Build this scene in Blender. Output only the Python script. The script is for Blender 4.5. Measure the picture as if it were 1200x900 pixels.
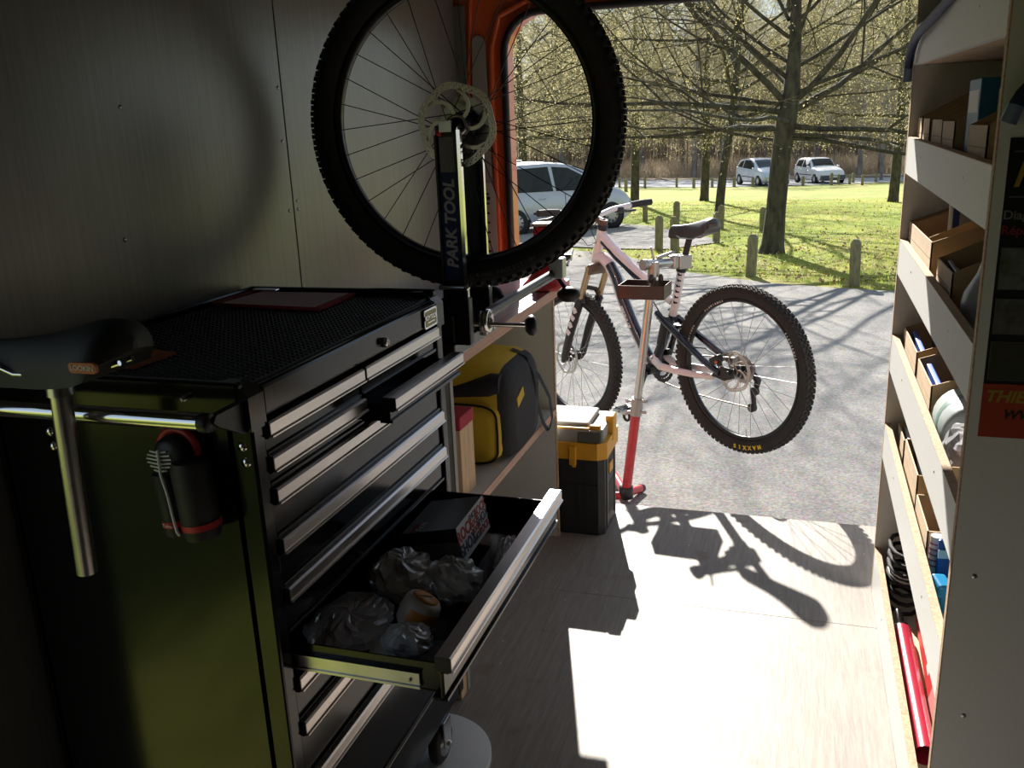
import bpy, bmesh, math, random
import numpy as np
from mathutils import Vector, Matrix, noise as mnoise
R=random.Random(7)
scn=bpy.context.scene
for o in list(bpy.data.objects): bpy.data.objects.remove(o)
COL=scn.collection
# ---------------------------------------------------------------- camera
cd=bpy.data.cameras.new('camera'); cam=bpy.data.objects.new('camera',cd); COL.objects.link(cam)
cd.sensor_width=36; cd.lens=1035.08/1200*36; cd.clip_start=.02; cd.clip_end=500
M=Matrix(((.95256546,-.04715671,.3006581,0),(.30183562,.27271113,-.9135228,0),(-.03891408,.96093958,.27400877,1.38),(0,0,0,1)))
cam.matrix_world=M; scn.camera=cam
# ---------------------------------------------------------------- world, sun, exposure
SUN=Vector((-.2467,.814,.5254)).normalized()          # towards the sun
w=bpy.data.worlds.new('sky'); scn.world=w; w.use_nodes=True
nt=w.node_tree; bg=nt.nodes['Background']
sky=nt.nodes.new('ShaderNodeTexSky'); sky.sky_type='NISHITA'; sky.sun_disc=False
sky.sun_elevation=math.asin(SUN.z); sky.sun_rotation=math.atan2(SUN.x,SUN.y); sky.air_density=1.0; sky.dust_density=.2; sky.ozone_density=1.0
sky.altitude=300
mxs=nt.nodes.new('ShaderNodeMix'); mxs.data_type='RGBA'; mxs.inputs[0].default_value=.55; nt.links.new(sky.outputs[0],mxs.inputs[6]); mxs.inputs[7].default_value=(5.2,6.3,7.6,1)   # thin haze whitens the blue
nt.links.new(mxs.outputs[2],bg.inputs[0]); bg.inputs[1].default_value=.075
sl=bpy.data.lights.new('sun','SUN'); sun=bpy.data.objects.new('sun',sl); COL.objects.link(sun)
sl.energy=8.0; sl.angle=math.radians(.55); sl.color=(1,.95,.86)
sun.rotation_euler=SUN.to_track_quat('Z','Y').to_euler(); sun.location=(-8,26,17)
vs=scn.view_settings; vs.view_transform='Standard'; vs.look='None'; vs.gamma=1; vs.use_curve_mapping=False; vs.exposure=.75
# ---------------------------------------------------------------- materials
MATS={}
def mat(name,col,rough=.6,metal=0,var=.0,scale=20,bump=0,bscale=60,coat=0,stretch=None,spec=.5,col2=None,trans=0,emis=None,rvar=0):
    if name in MATS: return MATS[name]
    m=bpy.data.materials.new(name); m.use_nodes=True; MATS[name]=m
    nt=m.node_tree; N=nt.nodes; L=nt.links; b=N['Principled BSDF']
    c=(*col,1); b.inputs['Base Color'].default_value=c; b.inputs['Roughness'].default_value=rough; b.inputs['Metallic'].default_value=metal
    b.inputs['Specular IOR Level'].default_value=spec; b.inputs['Coat Weight'].default_value=coat; b.inputs['Coat Roughness'].default_value=.05
    b.inputs['Transmission Weight'].default_value=trans
    tc=N.new('ShaderNodeTexCoord'); mp=N.new('ShaderNodeMapping'); L.new(tc.outputs['Object'],mp.inputs[0])
    if stretch: mp.inputs['Scale'].default_value=stretch
    if var or col2:
        n=N.new('ShaderNodeTexNoise'); n.inputs['Scale'].default_value=scale; n.inputs['Detail'].default_value=6; n.inputs['Roughness'].default_value=.6; L.new(mp.outputs[0],n.inputs[0])
        r=N.new('ShaderNodeValToRGB'); L.new(n.outputs[0],r.inputs[0])
        r.color_ramp.elements[0].position=.32; r.color_ramp.elements[1].position=.68
        a=tuple(x*(1-var) for x in col); d=col2 or tuple(min(1,x*(1+var)) for x in col)
        r.color_ramp.elements[0].color=(*a,1); r.color_ramp.elements[1].color=(*d,1); L.new(r.outputs[0],b.inputs['Base Color'])
        if rvar:
            q=N.new('ShaderNodeMapRange'); L.new(n.outputs[0],q.inputs[0]); q.inputs[3].default_value=rough-rvar; q.inputs[4].default_value=rough+rvar; L.new(q.outputs[0],b.inputs['Roughness'])
    if bump:
        n2=N.new('ShaderNodeTexNoise'); n2.inputs['Scale'].default_value=bscale; n2.inputs['Detail'].default_value=4; L.new(mp.outputs[0],n2.inputs[0])
        bp=N.new('ShaderNodeBump'); bp.inputs['Strength'].default_value=bump; bp.inputs['Distance'].default_value=.01; L.new(n2.outputs[0],bp.inputs['Height']); L.new(bp.outputs[0],b.inputs['Normal'])
    if emis: b.inputs['Emission Color'].default_value=(*emis[0],1); b.inputs['Emission Strength'].default_value=emis[1]
    return m
def srgb(r,g,b): 
    f=lambda c:(c/255/12.92 if c<=10 else ((c/255+.055)/1.055)**2.4)
    return (f(r),f(g),f(b))
black=mat('black_lacquer',(.008,.008,.009),.14,0,coat=0,spec=.4)
blackm=mat('black_satin',(.012,.012,.013),.4,var=.2)
blackp=mat('black_plastic',(.018,.018,.019),.45)
rubber=mat('black_rubber',(.022,.021,.02),.75,var=.25,scale=30)
rubtread=mat('tread_rubber',(.03,.029,.028),.85,var=.3,scale=40)
alu=mat('brushed_aluminium',(.62,.61,.6),.34,1,var=.12,scale=60,stretch=(1,.05,1))
chrome=mat('chrome',(.75,.75,.75),.12,1)
steel=mat('dull_steel',(.5,.5,.49),.32,1,var=.15,scale=20)
zinc=mat('zinc_plate',(.6,.6,.62),.3,1,var=.1)
white=mat('white_melamine',(.72,.72,.7),.5,var=.03,scale=200,spec=.4)
offw=mat('grey_white_paint',(.62,.62,.6),.5,var=.03)
chip=mat('chipboard_edge',(.50,.36,.24),.85,var=.3,scale=150)
plye=mat('ply_edge',(.52,.33,.25),.75,var=.18,scale=30,stretch=(1,.15,8))
pine=mat('pine_wood',(.62,.42,.25),.65,var=.2,scale=9,stretch=(6,6,.6))
kraft=mat('kraft_card',(.52,.36,.2),.85,var=.08,scale=25)
kraft2=mat('pale_card',(.62,.48,.33),.85,var=.08,scale=25)
red=mat('red_paint',(.55,.035,.04),.4,var=.1)
redp=mat('red_powder_coat',(.5,.03,.035),.35,var=.1,coat=.3)
blue=mat('blue_plastic',(.01,.03,.16),.35)
yellow=mat('yellow_plastic',(.75,.36,.02),.45,var=.06)
pinkw=mat('pale_pink_white_paint',(.8,.71,.71),.25,coat=.6)
navy=mat('navy_black_paint',(.012,.016,.035),.25,coat=.6)
paper=mat('white_paper',(.8,.8,.78),.7)
orange=mat('orange_body_paint',(.72,.12,.025),.35,coat=.5,var=.06,scale=6)
# ---------------------------------------------------------------- geometry helpers
class MB:
    def __init__(s): s.v=[]; s.f=[]; s.sm=[]; s.mi=[]; s.m=0
    def add(s,vs,fs,smooth=False):
        n=len(s.v); s.v+= [tuple(p) for p in vs]
        for f in fs: s.f.append(tuple(i+n for i in f)); s.sm.append(smooth); s.mi.append(s.m)
        return s
    def box(s,a,b,ch=0,mx=None):
        x0,x1=sorted((a[0],b[0]));y0,y1=sorted((a[1],b[1]));z0,z1=sorted((a[2],b[2]))
        if ch<=0:
            vs=[(x,y,z) for z in (z0,z1) for y in (y0,y1) for x in (x0,x1)]
            fs=[(0,2,3,1),(4,5,7,6),(0,1,5,4),(2,6,7,3),(0,4,6,2),(1,3,7,5)]
        else:
            ch=min(ch,(x1-x0)*.45,(y1-y0)*.45,(z1-z0)*.45)
            bm=bmesh.new(); bmesh.ops.create_cube(bm,size=1)
            for v in bm.verts: v.co=Vector(((x0+x1)/2+v.co.x*(x1-x0),(y0+y1)/2+v.co.y*(y1-y0),(z0+z1)/2+v.co.z*(z1-z0)))
            bmesh.ops.bevel(bm,geom=bm.edges[:],offset=ch,segments=2,profile=.5,affect='EDGES')
            bm.verts.index_update(); vs=[v.co[:] for v in bm.verts]; fs=[[v.index for v in f.verts] for f in bm.faces]; bm.free()
        if mx is not None: vs=[(mx@Vector(p))[:] for p in vs]
        return s.add(vs,fs,False)
    def obox(s,c,size,rot=(0,0,0),ch=0):
        mx=Matrix.Translation(c)@__import__('mathutils').Euler(rot).to_matrix().to_4x4()
        h=[q/2 for q in size]; return s.box([-q for q in h],h,ch,mx)
    def tube(s,pts,r,n=10,closed=False,caps=True,flat=None):
        P=[Vector(p) for p in pts]; k=len(P); rs=r if isinstance(r,(list,tuple)) else [r]*k
        T=[]
        for i in range(k):
            if closed: t=P[(i+1)%k]-P[i-1]
            else: t=P[min(i+1,k-1)]-P[max(i-1,0)]
            T.append(t.normalized() if t.length>1e-9 else Vector((0,0,1)))
        ref=Vector((0,0,1)) if abs(T[0].z)<.9 else Vector((1,0,0))
        nrm=(ref-T[0]*ref.dot(T[0])).normalized(); vs=[]
        for i in range(k):
            nrm=(nrm-T[i]*nrm.dot(T[i])); nrm=nrm.normalized() if nrm.length>1e-6 else ref
            b=T[i].cross(nrm)
            for j in range(n):
                a=2*math.pi*j/n; fx,fy=flat if flat else (1,1)
                vs.append(P[i]+(nrm*math.cos(a)*fx+b*math.sin(a)*fy)*rs[i])
        fs=[]
        for i in range(k if closed else k-1):
            for j in range(n):
                a=i*n+j;b2=i*n+(j+1)%n;c=((i+1)%k)*n+(j+1)%n;d=((i+1)%k)*n+j; fs.append((a,b2,c,d))
        s.add([v[:] for v in vs],fs,True)
        if caps and not closed:
            s.add([v[:] for v in vs[:n]],[tuple(range(n))[::-1]]); s.add([v[:] for v in vs[-n:]],[tuple(range(n))])
        return s
    def cyl(s,p0,p1,r0,r1=None,n=16): return s.tube([p0,p1],[r0,r0 if r1 is None else r1],n)
    def lathe(s,prof,c=(0,0,0),axis='Z',n=32,a0=0,a1=2*math.pi,closedprof=False,smooth=True):
        vs=[];k=len(prof);full=abs(a1-a0-2*math.pi)<1e-6; m=n if full else n+1
        for i in range(m):
            a=a0+(a1-a0)*i/n; ca,sa=math.cos(a),math.sin(a)
            for (r,h) in prof:
                if axis=='Z': p=(r*ca,r*sa,h)
                elif axis=='Y': p=(r*ca,h,r*sa)
                else: p=(h,r*ca,r*sa)
                vs.append((p[0]+c[0],p[1]+c[1],p[2]+c[2]))
        fs=[]
        for i in range(n):
            for j in range(k if closedprof else k-1):
                j2=(j+1)%k; i2=(i+1)%m; fs.append((i*k+j,i2*k+j,i2*k+j2,i*k+j2))
        return s.add(vs,fs,smooth)
    def prism(s,poly,d0,d1,axis='Z'):
        n=len(poly)
        def pt(p,d):
            return {'Z':(p[0],p[1],d),'Y':(p[0],d,p[1]),'X':(d,p[0],p[1])}[axis]
        vs=[pt(p,d0) for p in poly]+[pt(p,d1) for p in poly]
        return s.add(vs,[tuple(range(n))[::-1],tuple(range(n,2*n))]+[(i,(i+1)%n,n+(i+1)%n,n+i) for i in range(n)])
    def ball(s,c,r,n=14,k=9):
        r=r if isinstance(r,(list,tuple)) else (r,r,r); vs=[];fs=[]
        for i in range(k+1):
            t=math.pi*i/k
            for j in range(n):
                a=2*math.pi*j/n; vs.append((c[0]+r[0]*math.sin(t)*math.cos(a),c[1]+r[1]*math.sin(t)*math.sin(a),c[2]+r[2]*math.cos(t)))
        for i in range(k):
            for j in range(n): fs.append((i*n+j,(i+1)*n+j,(i+1)*n+(j+1)%n,i*n+(j+1)%n))
        return s.add(vs,fs,True)
    def grid(s,rows,smooth=True,closed=False):
        k=len(rows[0]); vs=[p for r in rows for p in r]; fs=[]
        for i in range(len(rows)-1):
            for j in range(k if closed else k-1): fs.append((i*k+j,i*k+(j+1)%k,(i+1)*k+(j+1)%k,(i+1)*k+j))
        return s.add(vs,fs,smooth)
    def xf(s,mx): s.v=[(mx@Vector(p))[:] for p in s.v]; return s
    def mesh(s,name,mats):
        me=bpy.data.meshes.new(name); me.from_pydata(s.v,[],s.f)
        me.polygons.foreach_set('use_smooth',s.sm)
        mats=mats if isinstance(mats,(list,tuple)) else [mats]
        for m in mats: me.materials.append(m)
        if len(mats)>1: me.polygons.foreach_set('material_index',s.mi)
        me.update(); return me
def tag(o,label=None,cat=None,group=None,kind=None):
    if label: o['label']=label
    if cat: o['category']=cat
    if group: o['group']=group
    if kind: o['kind']=kind
    return o
def thing(name,label,cat,loc=(0,0,0),rotz=0,group=None,kind=None):
    o=bpy.data.objects.new(name,None); COL.objects.link(o); o.location=loc; o.rotation_euler=(0,0,rotz); o.empty_display_size=.05
    return tag(o,label,cat,group,kind)
def root(o):
    while o.parent: o=o.parent
    return o
def obj(name,mb,m,parent=None,world=False,fix=True):
    if world and parent is not None:
        l=root(parent).location; mb.v=[(p[0]-l[0],p[1]-l[1],p[2]-l[2]) for p in mb.v]
    me=mb.mesh(name,m) if isinstance(mb,MB) else mb
    if isinstance(mb,MB) and fix:
        bm=bmesh.new(); bm.from_mesh(me); bmesh.ops.recalc_face_normals(bm,faces=bm.faces); bm.to_mesh(me); bm.free()
    o=bpy.data.objects.new(name,me); COL.objects.link(o); o.parent=parent
    return o
def solo(name,mb,m,label,cat,loc,group=None,kind=None):
    mb.v=[(p[0]-loc[0],p[1]-loc[1],p[2]-loc[2]) for p in mb.v]
    o=obj(name,mb,m); o.location=loc; return tag(o,label,cat,group,kind)
def copytree(o,parent=None):
    c=o.copy(); COL.objects.link(c); c.parent=parent
    for ch in list(o.children): copytree(ch,c)
    return c
def textmb(body,size,depth=.0006,align='CENTER',shear=0,bold=0):
    cu=bpy.data.curves.new('t','FONT'); cu.body=body; cu.size=size; cu.extrude=depth; cu.align_x=align; cu.align_y='CENTER'; cu.shear=shear; cu.offset=bold; cu.resolution_u=3
    ob=bpy.data.objects.new('t',cu); COL.objects.link(ob); dg=bpy.context.evaluated_depsgraph_get(); dg.update()
    me=bpy.data.meshes.new_from_object(ob.evaluated_get(dg)); mb=MB(); mb.add([v.co[:] for v in me.vertices],[tuple(p.vertices) for p in me.polygons])
    bpy.data.objects.remove(ob); bpy.data.curves.remove(cu); bpy.data.meshes.remove(me); return mb
def frame(o,x,y):            # matrix with local x,y axes (text plane) at o
    x=Vector(x).normalized(); y=Vector(y); y=(y-x*y.dot(x)).normalized(); z=x.cross(y)
    return Matrix(((x.x,y.x,z.x,o[0]),(x.y,y.y,z.y,o[1]),(x.z,y.z,z.z,o[2]),(0,0,0,1)))
def arc(cx,cy,r,a0,a1,n): return [(cx+r*math.cos(math.radians(a0+(a1-a0)*i/n)),cy+r*math.sin(math.radians(a0+(a1-a0)*i/n))) for i in range(n+1)]
def rrect(x0,y0,x1,y1,r,n=4): return arc(x1-r,y1-r,r,0,90,n)+arc(x0+r,y1-r,r,90,180,n)+arc(x0+r,y0+r,r,180,270,n)+arc(x1-r,y0+r,r,270,360,n)
GY=[-60,0,4,20.5,54,140]; GZ=[-.3,-.3,-.40,-.94,-2.12,-4.2]
def gz(y): return float(np.interp(y,GY,GZ))
# ================================================================ GROUND
def groundpoly(name,poly,dz,m,label=None,cat=None,kind='structure',step=None):
    bm=bmesh.new(); f=bm.faces.new([bm.verts.new((x,y,0)) for x,y in poly])
    cuts=[y for y in GY]+([q for q in np.arange(-40,140,step)] if step else [])
    for y in cuts: bmesh.ops.bisect_plane(bm,geom=bm.verts[:]+bm.edges[:]+bm.faces[:],plane_co=(0,y,0),plane_no=(0,1,0))
    bmesh.ops.triangulate(bm,faces=bm.faces[:])
    for v in bm.verts: v.co.z=gz(v.co.y)+dz
    bmesh.ops.recalc_face_normals(bm,faces=bm.faces[:])
    if sum(f.normal.z for f in bm.faces)<0: bmesh.ops.reverse_faces(bm,faces=bm.faces[:])
    me=bpy.data.meshes.new(name); bm.to_mesh(me); bm.free(); me.materials.append(m)
    o=bpy.data.objects.new(name,me); COL.objects.link(o); return tag(o,label,cat,None,kind)
def groundmat(name,stops,scale,bump,rough=.95,speck=None,big=None):
    m=bpy.data.materials.new(name); m.use_nodes=True; N=m.node_tree.nodes; L=m.node_tree.links; b=N['Principled BSDF']
    tc=N.new('ShaderNodeTexCoord'); n=N.new('ShaderNodeTexNoise'); n.inputs['Scale'].default_value=scale; n.inputs['Detail'].default_value=8; n.inputs['Roughness'].default_value=.7; L.new(tc.outputs['Object'],n.inputs[0])
    r=N.new('ShaderNodeValToRGB'); cr=r.color_ramp
    cr.elements[0].position,cr.elements[0].color=stops[0][0],(*stops[0][1],1); cr.elements[1].position,cr.elements[1].color=stops[-1][0],(*stops[-1][1],1)
    for p,c in stops[1:-1]: e=cr.elements.new(p); e.color=(*c,1)
    L.new(n.outputs[0],r.inputs[0]); out=r.outputs[0]
    if big:
        n3=N.new('ShaderNodeTexNoise'); n3.inputs['Scale'].default_value=big[0]; n3.inputs['Detail'].default_value=5; L.new(tc.outputs['Object'],n3.inputs[0])
        mr=N.new('ShaderNodeMapRange'); L.new(n3.outputs[0],mr.inputs[0]); mr.inputs[1].default_value=.4; mr.inputs[2].default_value=.65
        mx=N.new('ShaderNodeMix'); mx.data_type='RGBA'; L.new(mr.outputs[0],mx.inputs[0]); L.new(out,mx.inputs[6]); mx.inputs[7].default_value=(*big[1],1); out=mx.outputs[2]
    if speck:
        v=N.new('ShaderNodeTexVoronoi'); v.inputs['Scale'].default_value=speck[0]; L.new(tc.outputs['Object'],v.inputs[0])
        mx=N.new('ShaderNodeMix'); mx.data_type='RGBA'; mx.blend_type='MULTIPLY'; mx.inputs[0].default_value=speck[1]; L.new(out,mx.inputs[6]); L.new(v.outputs['Color'],mx.inputs[7])
        out=mx.outputs[2]
    L.new(out,b.inputs['Base Color']); b.inputs['Roughness'].default_value=rough; b.inputs['Specular IOR Level'].default_value=.25
    bp=N.new('ShaderNodeBump'); bp.inputs['Strength'].default_value=bump; bp.inputs['Distance'].default_value=.02; L.new(n.outputs[0],bp.inputs['Height']); L.new(bp.outputs[0],b.inputs['Normal'])
    return m
asph=groundmat('asphalt',[(.3,(.2,.19,.185)),(.5,(.33,.315,.3)),(.72,(.5,.48,.46))],55,.5,speck=(120,.35))
asph2=groundmat('far_asphalt',[(.35,(.26,.26,.27)),(.65,(.36,.36,.37))],8,.1)
grassm=groundmat('lawn_green',[(.28,(.1,.14,.02)),(.5,(.2,.25,.035)),(.72,(.36,.38,.09))],7,.9,big=(.55,(.3,.27,.07)))
litter=groundmat('leaf_litter',[(.3,(.12,.09,.05)),(.5,(.3,.23,.15)),(.7,(.45,.36,.25))],4,.8)
groundpoly('lawn',[(-60,-45),(60,-45),(60,70),(-60,70)],-.025,grassm,'sunlit spring lawn around the car park','lawn')
groundpoly('asphalt_yard',[(-.8,-45),(60,-45),(60,6.5),(8,10.2),(3,11.05),(1.157,11.45),(.4,11.7),(-.35,12.07),(-1.506,13.08),(-2.3,14.3),(-3.03,15.66),(-4.2,16.3),(-6.5,16.2),(-7.5,17.4),(-5,17.2),(-3.2,16.58),(-2.4,16.45),(-1.9,17.1),(-1.45,17.95),(-1.8,19),(-2.48,20.26),(-3.6,22.46),(-4.48,23.2),(-7,24.4),(-30,30),(-60,32),(-60,3),(-8,2.6),(-2.2,2.3),(-1.3,1.6),(-.8,1.2)],-.002,asph,'sunlit grey asphalt yard behind the van','ground')
groundpoly('far_road',[(-60,60),(-30,59),(-18,57.2),(-10.3,55.4),(-7,53.6),(-4,52.3),(0,52.6),(5.1,55),(12,58),(40,64),(40,74),(14,66.5),(5.8,63.2),(0,62.6),(-5,63.7),(-12.7,68.3),(-30,73),(-60,78)],-.002,asph2,'grey lane beyond the lawn','road')
groundpoly('forest_floor',[(-120,77),(-60,77.2),(-30,73.2),(-12.7,68.6),(-5,64.1),(0,63.2),(5.8,63.8),(14,67.2),(40,74.5),(120,74),(120,139),(-120,139)],.02,litter,'brown leaf litter under the wood','forest floor')
# grass blades and fallen leaves on the near lawn (uncountable)
def blades(name,n,region,hmin,hmax,m,label,seed,w=.006,cat='grass'):
    rg=np.random.default_rng(seed); V=[];F=[]
    pts=region(rg,n)
    for (x,y) in pts:
        h=rg.uniform(hmin,hmax); a=rg.uniform(0,6.28); l=rg.uniform(0,.6)*h; b=rg.uniform(0,6.28); ww=w*rg.uniform(.7,1.5); z=gz(y)-.03; i=len(V)
        V+= [(x-ww*math.cos(a),y-ww*math.sin(a),z),(x+ww*math.cos(a),y+ww*math.sin(a),z),(x+l*math.cos(b),y+l*math.sin(b),z+.025+h)]; F.append((i,i+1,i+2))
    me=bpy.data.meshes.new(name); me.from_pydata(V,[],F); me.materials.append(m); o=bpy.data.objects.new(name,me); COL.objects.link(o); tag(o,label,cat,None,'stuff')
def onlawn(rg,n):
    out=[]
    while len(out)<n:
        y=11.4+rg.random()**1.6*24; x=rg.uniform(-6.5,3.2)
        if x<1.157 and y<11.45+.0*x+max(0,(1.157-x))*.72: continue
        if x>=1.157 and y<11.45-.2*(x-1.157): continue
        # path wedge
        if x<-1.5 and 16.5+max(0,-3-x)*.2-.2<y+.0 and y<17.95+(-1.45-x)*1.75 and y>16.45+max(0,(x+2.4))*1.5: continue
        out.append((x,y))
    return out
def leafmat(name,c1,c2,tr=.5,scale=3):
    m=bpy.data.materials.new(name); m.use_nodes=True; N=m.node_tree.nodes; L=m.node_tree.links; N.remove(N['Principled BSDF'])
    tc=N.new('ShaderNodeTexCoord'); n=N.new('ShaderNodeTexNoise'); n.inputs['Scale'].default_value=scale; n.inputs['Detail'].default_value=4; L.new(tc.outputs['Object'],n.inputs[0])
    r=N.new('ShaderNodeValToRGB'); L.new(n.outputs[0],r.inputs[0]); r.color_ramp.elements[0].position=.35; r.color_ramp.elements[0].color=(*c1,1); r.color_ramp.elements[1].position=.65; r.color_ramp.elements[1].color=(*c2,1)
    d=N.new('ShaderNodeBsdfDiffuse'); t=N.new('ShaderNodeBsdfTranslucent'); x=N.new('ShaderNodeMixShader'); x.inputs[0].default_value=tr
    L.new(r.outputs[0],d.inputs[0]); L.new(r.outputs[0],t.inputs[0]); L.new(d.outputs[0],x.inputs[1]); L.new(t.outputs[0],x.inputs[2]); L.new(x.outputs[0],N['Material Output'].inputs[0]); return m
bladem=leafmat('grass_blade',(.3,.4,.06),(.55,.58,.15))
blades('grass_blades',42000,onlawn,.006,.035,bladem,'short grass blades of the near lawn',3)
deadm=mat('dead_leaf',(.4,.26,.12),.8,var=.5,scale=5)
def leaves():
    rg=np.random.default_rng(5); V=[];F=[]
    for (x,y) in onlawn(rg,5200):
        if rg.random()>max(.12,min(1,(24-y)/12)): continue
        a=rg.uniform(0,6.28); s=rg.uniform(.018,.04); z=gz(y)+rg.uniform(.002,.03); i=len(V); t=rg.uniform(-.02,.02)
        for k in range(4): V.append((x+s*math.cos(a+k*1.57)*(1 if k%2 else .6),y+s*math.sin(a+k*1.57)*(1 if k%2 else .6),z+(t if k<2 else -t)))
        F.append((i,i+1,i+2,i+3))
    me=bpy.data.meshes.new('fallen_leaves'); me.from_pydata(V,[],F); me.materials.append(deadm); o=bpy.data.objects.new('fallen_leaves',me); COL.objects.link(o); tag(o,'dry brown leaves scattered on the lawn under the tree','leaves',None,'stuff')
leaves()
def sidelawn(rg,n):
    return [(rg.uniform(-6,-1.28),rg.uniform(-5,1.5)) for _ in range(n)]
blades('verge_grass',9000,sidelawn,.03,.1,bladem,'grass verge beside the open side door',9,.008)
# ================================================================ VAN SHELL
floorm=None
def floormat():
    m=bpy.data.materials.new('phenolic_ply_floor'); m.use_nodes=True; N=m.node_tree.nodes; L=m.node_tree.links; b=N['Principled BSDF']
    tc=N.new('ShaderNodeTexCoord'); mp=N.new('ShaderNodeMapping'); mp.inputs['Scale'].default_value=(40,3,1); mp.inputs['Rotation'].default_value=(0,0,.5); L.new(tc.outputs['Object'],mp.inputs[0])
    n=N.new('ShaderNodeTexNoise'); n.inputs['Scale'].default_value=2.2; n.inputs['Detail'].default_value=9; n.inputs['Roughness'].default_value=.75; L.new(mp.outputs[0],n.inputs[0])
    r=N.new('ShaderNodeValToRGB'); L.new(n.outputs[0],r.inputs[0]); cr=r.color_ramp; cr.elements[0].position=.25; cr.elements[0].color=(.19,.155,.13,1); cr.elements[1].position=.85; cr.elements[1].color=(.42,.385,.345,1); e=cr.elements.new(.55); e.color=(.3,.265,.235,1)
    n2=N.new('ShaderNodeTexNoise'); n2.inputs['Scale'].default_value=9; n2.inputs['Detail'].default_value=5; L.new(tc.outputs['Object'],n2.inputs[0])
    mr=N.new('ShaderNodeMapRange'); L.new(n2.outputs[0],mr.inputs[0]); mr.inputs[1].default_value=.62; mr.inputs[2].default_value=.7; mr.inputs[3].default_value=0; mr.inputs[4].default_value=.55
    mx=N.new('ShaderNodeMix'); mx.data_type='RGBA'; L.new(mr.outputs[0],mx.inputs[0]); L.new(r.outputs[0],mx.inputs[6]); mx.inputs[7].default_value=(.2,.15,.11,1)
    v=N.new('ShaderNodeTexVoronoi'); v.inputs['Scale'].default_value=16; L.new(tc.outputs['Object'],v.inputs[0])
    m2=N.new('ShaderNodeMapRange'); L.new(v.outputs['Distance'],m2.inputs[0]); m2.inputs[1].default_value=.05; m2.inputs[2].default_value=.03
    mx2=N.new('ShaderNodeMix'); mx2.data_type='RGBA'; L.new(m2.outputs[0],mx2.inputs[0]); L.new(mx.outputs[2],mx2.inputs[6]); mx2.inputs[7].default_value=(.7,.62,.5,1)
    L.new(mx2.outputs[2],b.inputs['Base Color']); b.inputs['Roughness'].default_value=.5; b.inputs['Specular IOR Level'].default_value=.35
    bp=N.new('ShaderNodeBump'); bp.inputs['Strength'].default_value=.15; bp.inputs['Distance'].default_value=.005; L.new(n.outputs[0],bp.inputs['Height']); L.new(bp.outputs[0],b.inputs['Normal'])
    return m
floorm=floormat(); subm=mat('dark_underfloor',(.1,.09,.08),.8)
fl=obj('floor',MB().box((-1.2,.8,-.12),(1.0,3.06,-.016)).box((-.84,-.14,-.12),(1.0,.8,-.016)).box((-1.2,-1.6,-.12),(1.0,-.14,-.016)).box((-1.2,-.14,-.26),(-.84,.8,-.22)),subm); tag(fl,'plywood floor of the van','floor',None,'structure')
for (a,b,c) in ((2.3905,3.08,-1.155),(1.1735,2.3895,-1.155),(.8,1.1725,-1.155),(-.14,.799,-.84),(-1.59,-.141,-1.155)):
    obj('plywood_sheet',MB().box((c,a,-.016),(.94,b,0),.0008),floorm,fl)
edge=mat('worn_sill_edge',(.3,.25,.2),.8,var=.4,scale=60)
obj('sill_edge',MB().box((-1.15,3.08,-.02),(.94,3.083,-.001)),edge,fl)
# left wall: two metal-faced panels with a joint
def wallmat():
    m=bpy.data.materials.new('metal_faced_panel'); m.use_nodes=True; N=m.node_tree.nodes; L=m.node_tree.links; b=N['Principled BSDF']
    tc=N.new('ShaderNodeTexCoord'); mp=N.new('ShaderNodeMapping'); mp.inputs['Scale'].default_value=(1,60,1.4); L.new(tc.outputs['Object'],mp.inputs[0])
    n=N.new('ShaderNodeTexNoise'); n.inputs['Scale'].default_value=3; n.inputs['Detail'].default_value=6; L.new(mp.outputs[0],n.inputs[0])
    r=N.new('ShaderNodeValToRGB'); L.new(n.outputs[0],r.inputs[0]); r.color_ramp.elements[0].position=.3; r.color_ramp.elements[1].position=.7
    r.color_ramp.elements[0].color=(.165,.158,.142,1); r.color_ramp.elements[1].color=(.205,.197,.178,1); L.new(r.outputs[0],b.inputs['Base Color'])
    b.inputs['Metallic'].default_value=.35; b.inputs['Roughness'].default_value=.33
    bp=N.new('ShaderNodeBump'); bp.inputs['Strength'].default_value=.05; bp.inputs['Distance'].default_value=.003; L.new(n.outputs[0],bp.inputs['Height']); L.new(bp.outputs[0],b.inputs['Normal'])
    return m
wallm=wallmat(); lin=mat('grey_lining',(.09,.088,.085),.7,var=.05)
wl=obj('wall_left',MB().box((-1.24,.78,0),(-1.172,3.06,1.83)).box((-1.24,-1.6,0),(-1.172,-.12,1.83)).box((-1.24,-.12,1.5),(-1.172,.78,1.83)),lin); tag(wl,'metal faced left wall of the van','wall',None,'structure')
for (a,b) in ((.80,1.898),(1.902,3.05)): obj('wall_panel',MB().box((-1.172,a,0),(-1.16,b,1.82),.001),wallm,wl)
obj('pillar_lining',MB().box((-1.172,3.042,0),(-1.122,3.06,1.80),.001),wallm,wl)
for (y,z) in ((1.36,1.45),(1.32,1.22),(1.88,1.38),(1.92,1.22),(1.92,1.24),(1.88,1.22),(1.885,1.5),(2.55,1.35)):
    obj('wall_screw',MB().lathe([(0,.0015),(.004,.0012),(.0045,0)],(-1.16,y,z),'X',10),steel,wl)
wr=obj('wall_right',MB().box((.95,-1.6,0),(1.0,3.06,1.83)),lin); tag(wr,'right wall of the van behind the shelving','wall',None,'structure')
wf=obj('wall_front',MB().box((-1.24,-1.66,0),(1.0,-1.6,1.83)),lin); tag(wf,'bulkhead at the cab end of the van','wall',None,'structure')
ce=obj('ceiling',MB().box((-1.24,-1.66,1.83),(1.0,3.06,1.87)),lin); tag(ce,'van ceiling','ceiling',None,'structure')
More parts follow.
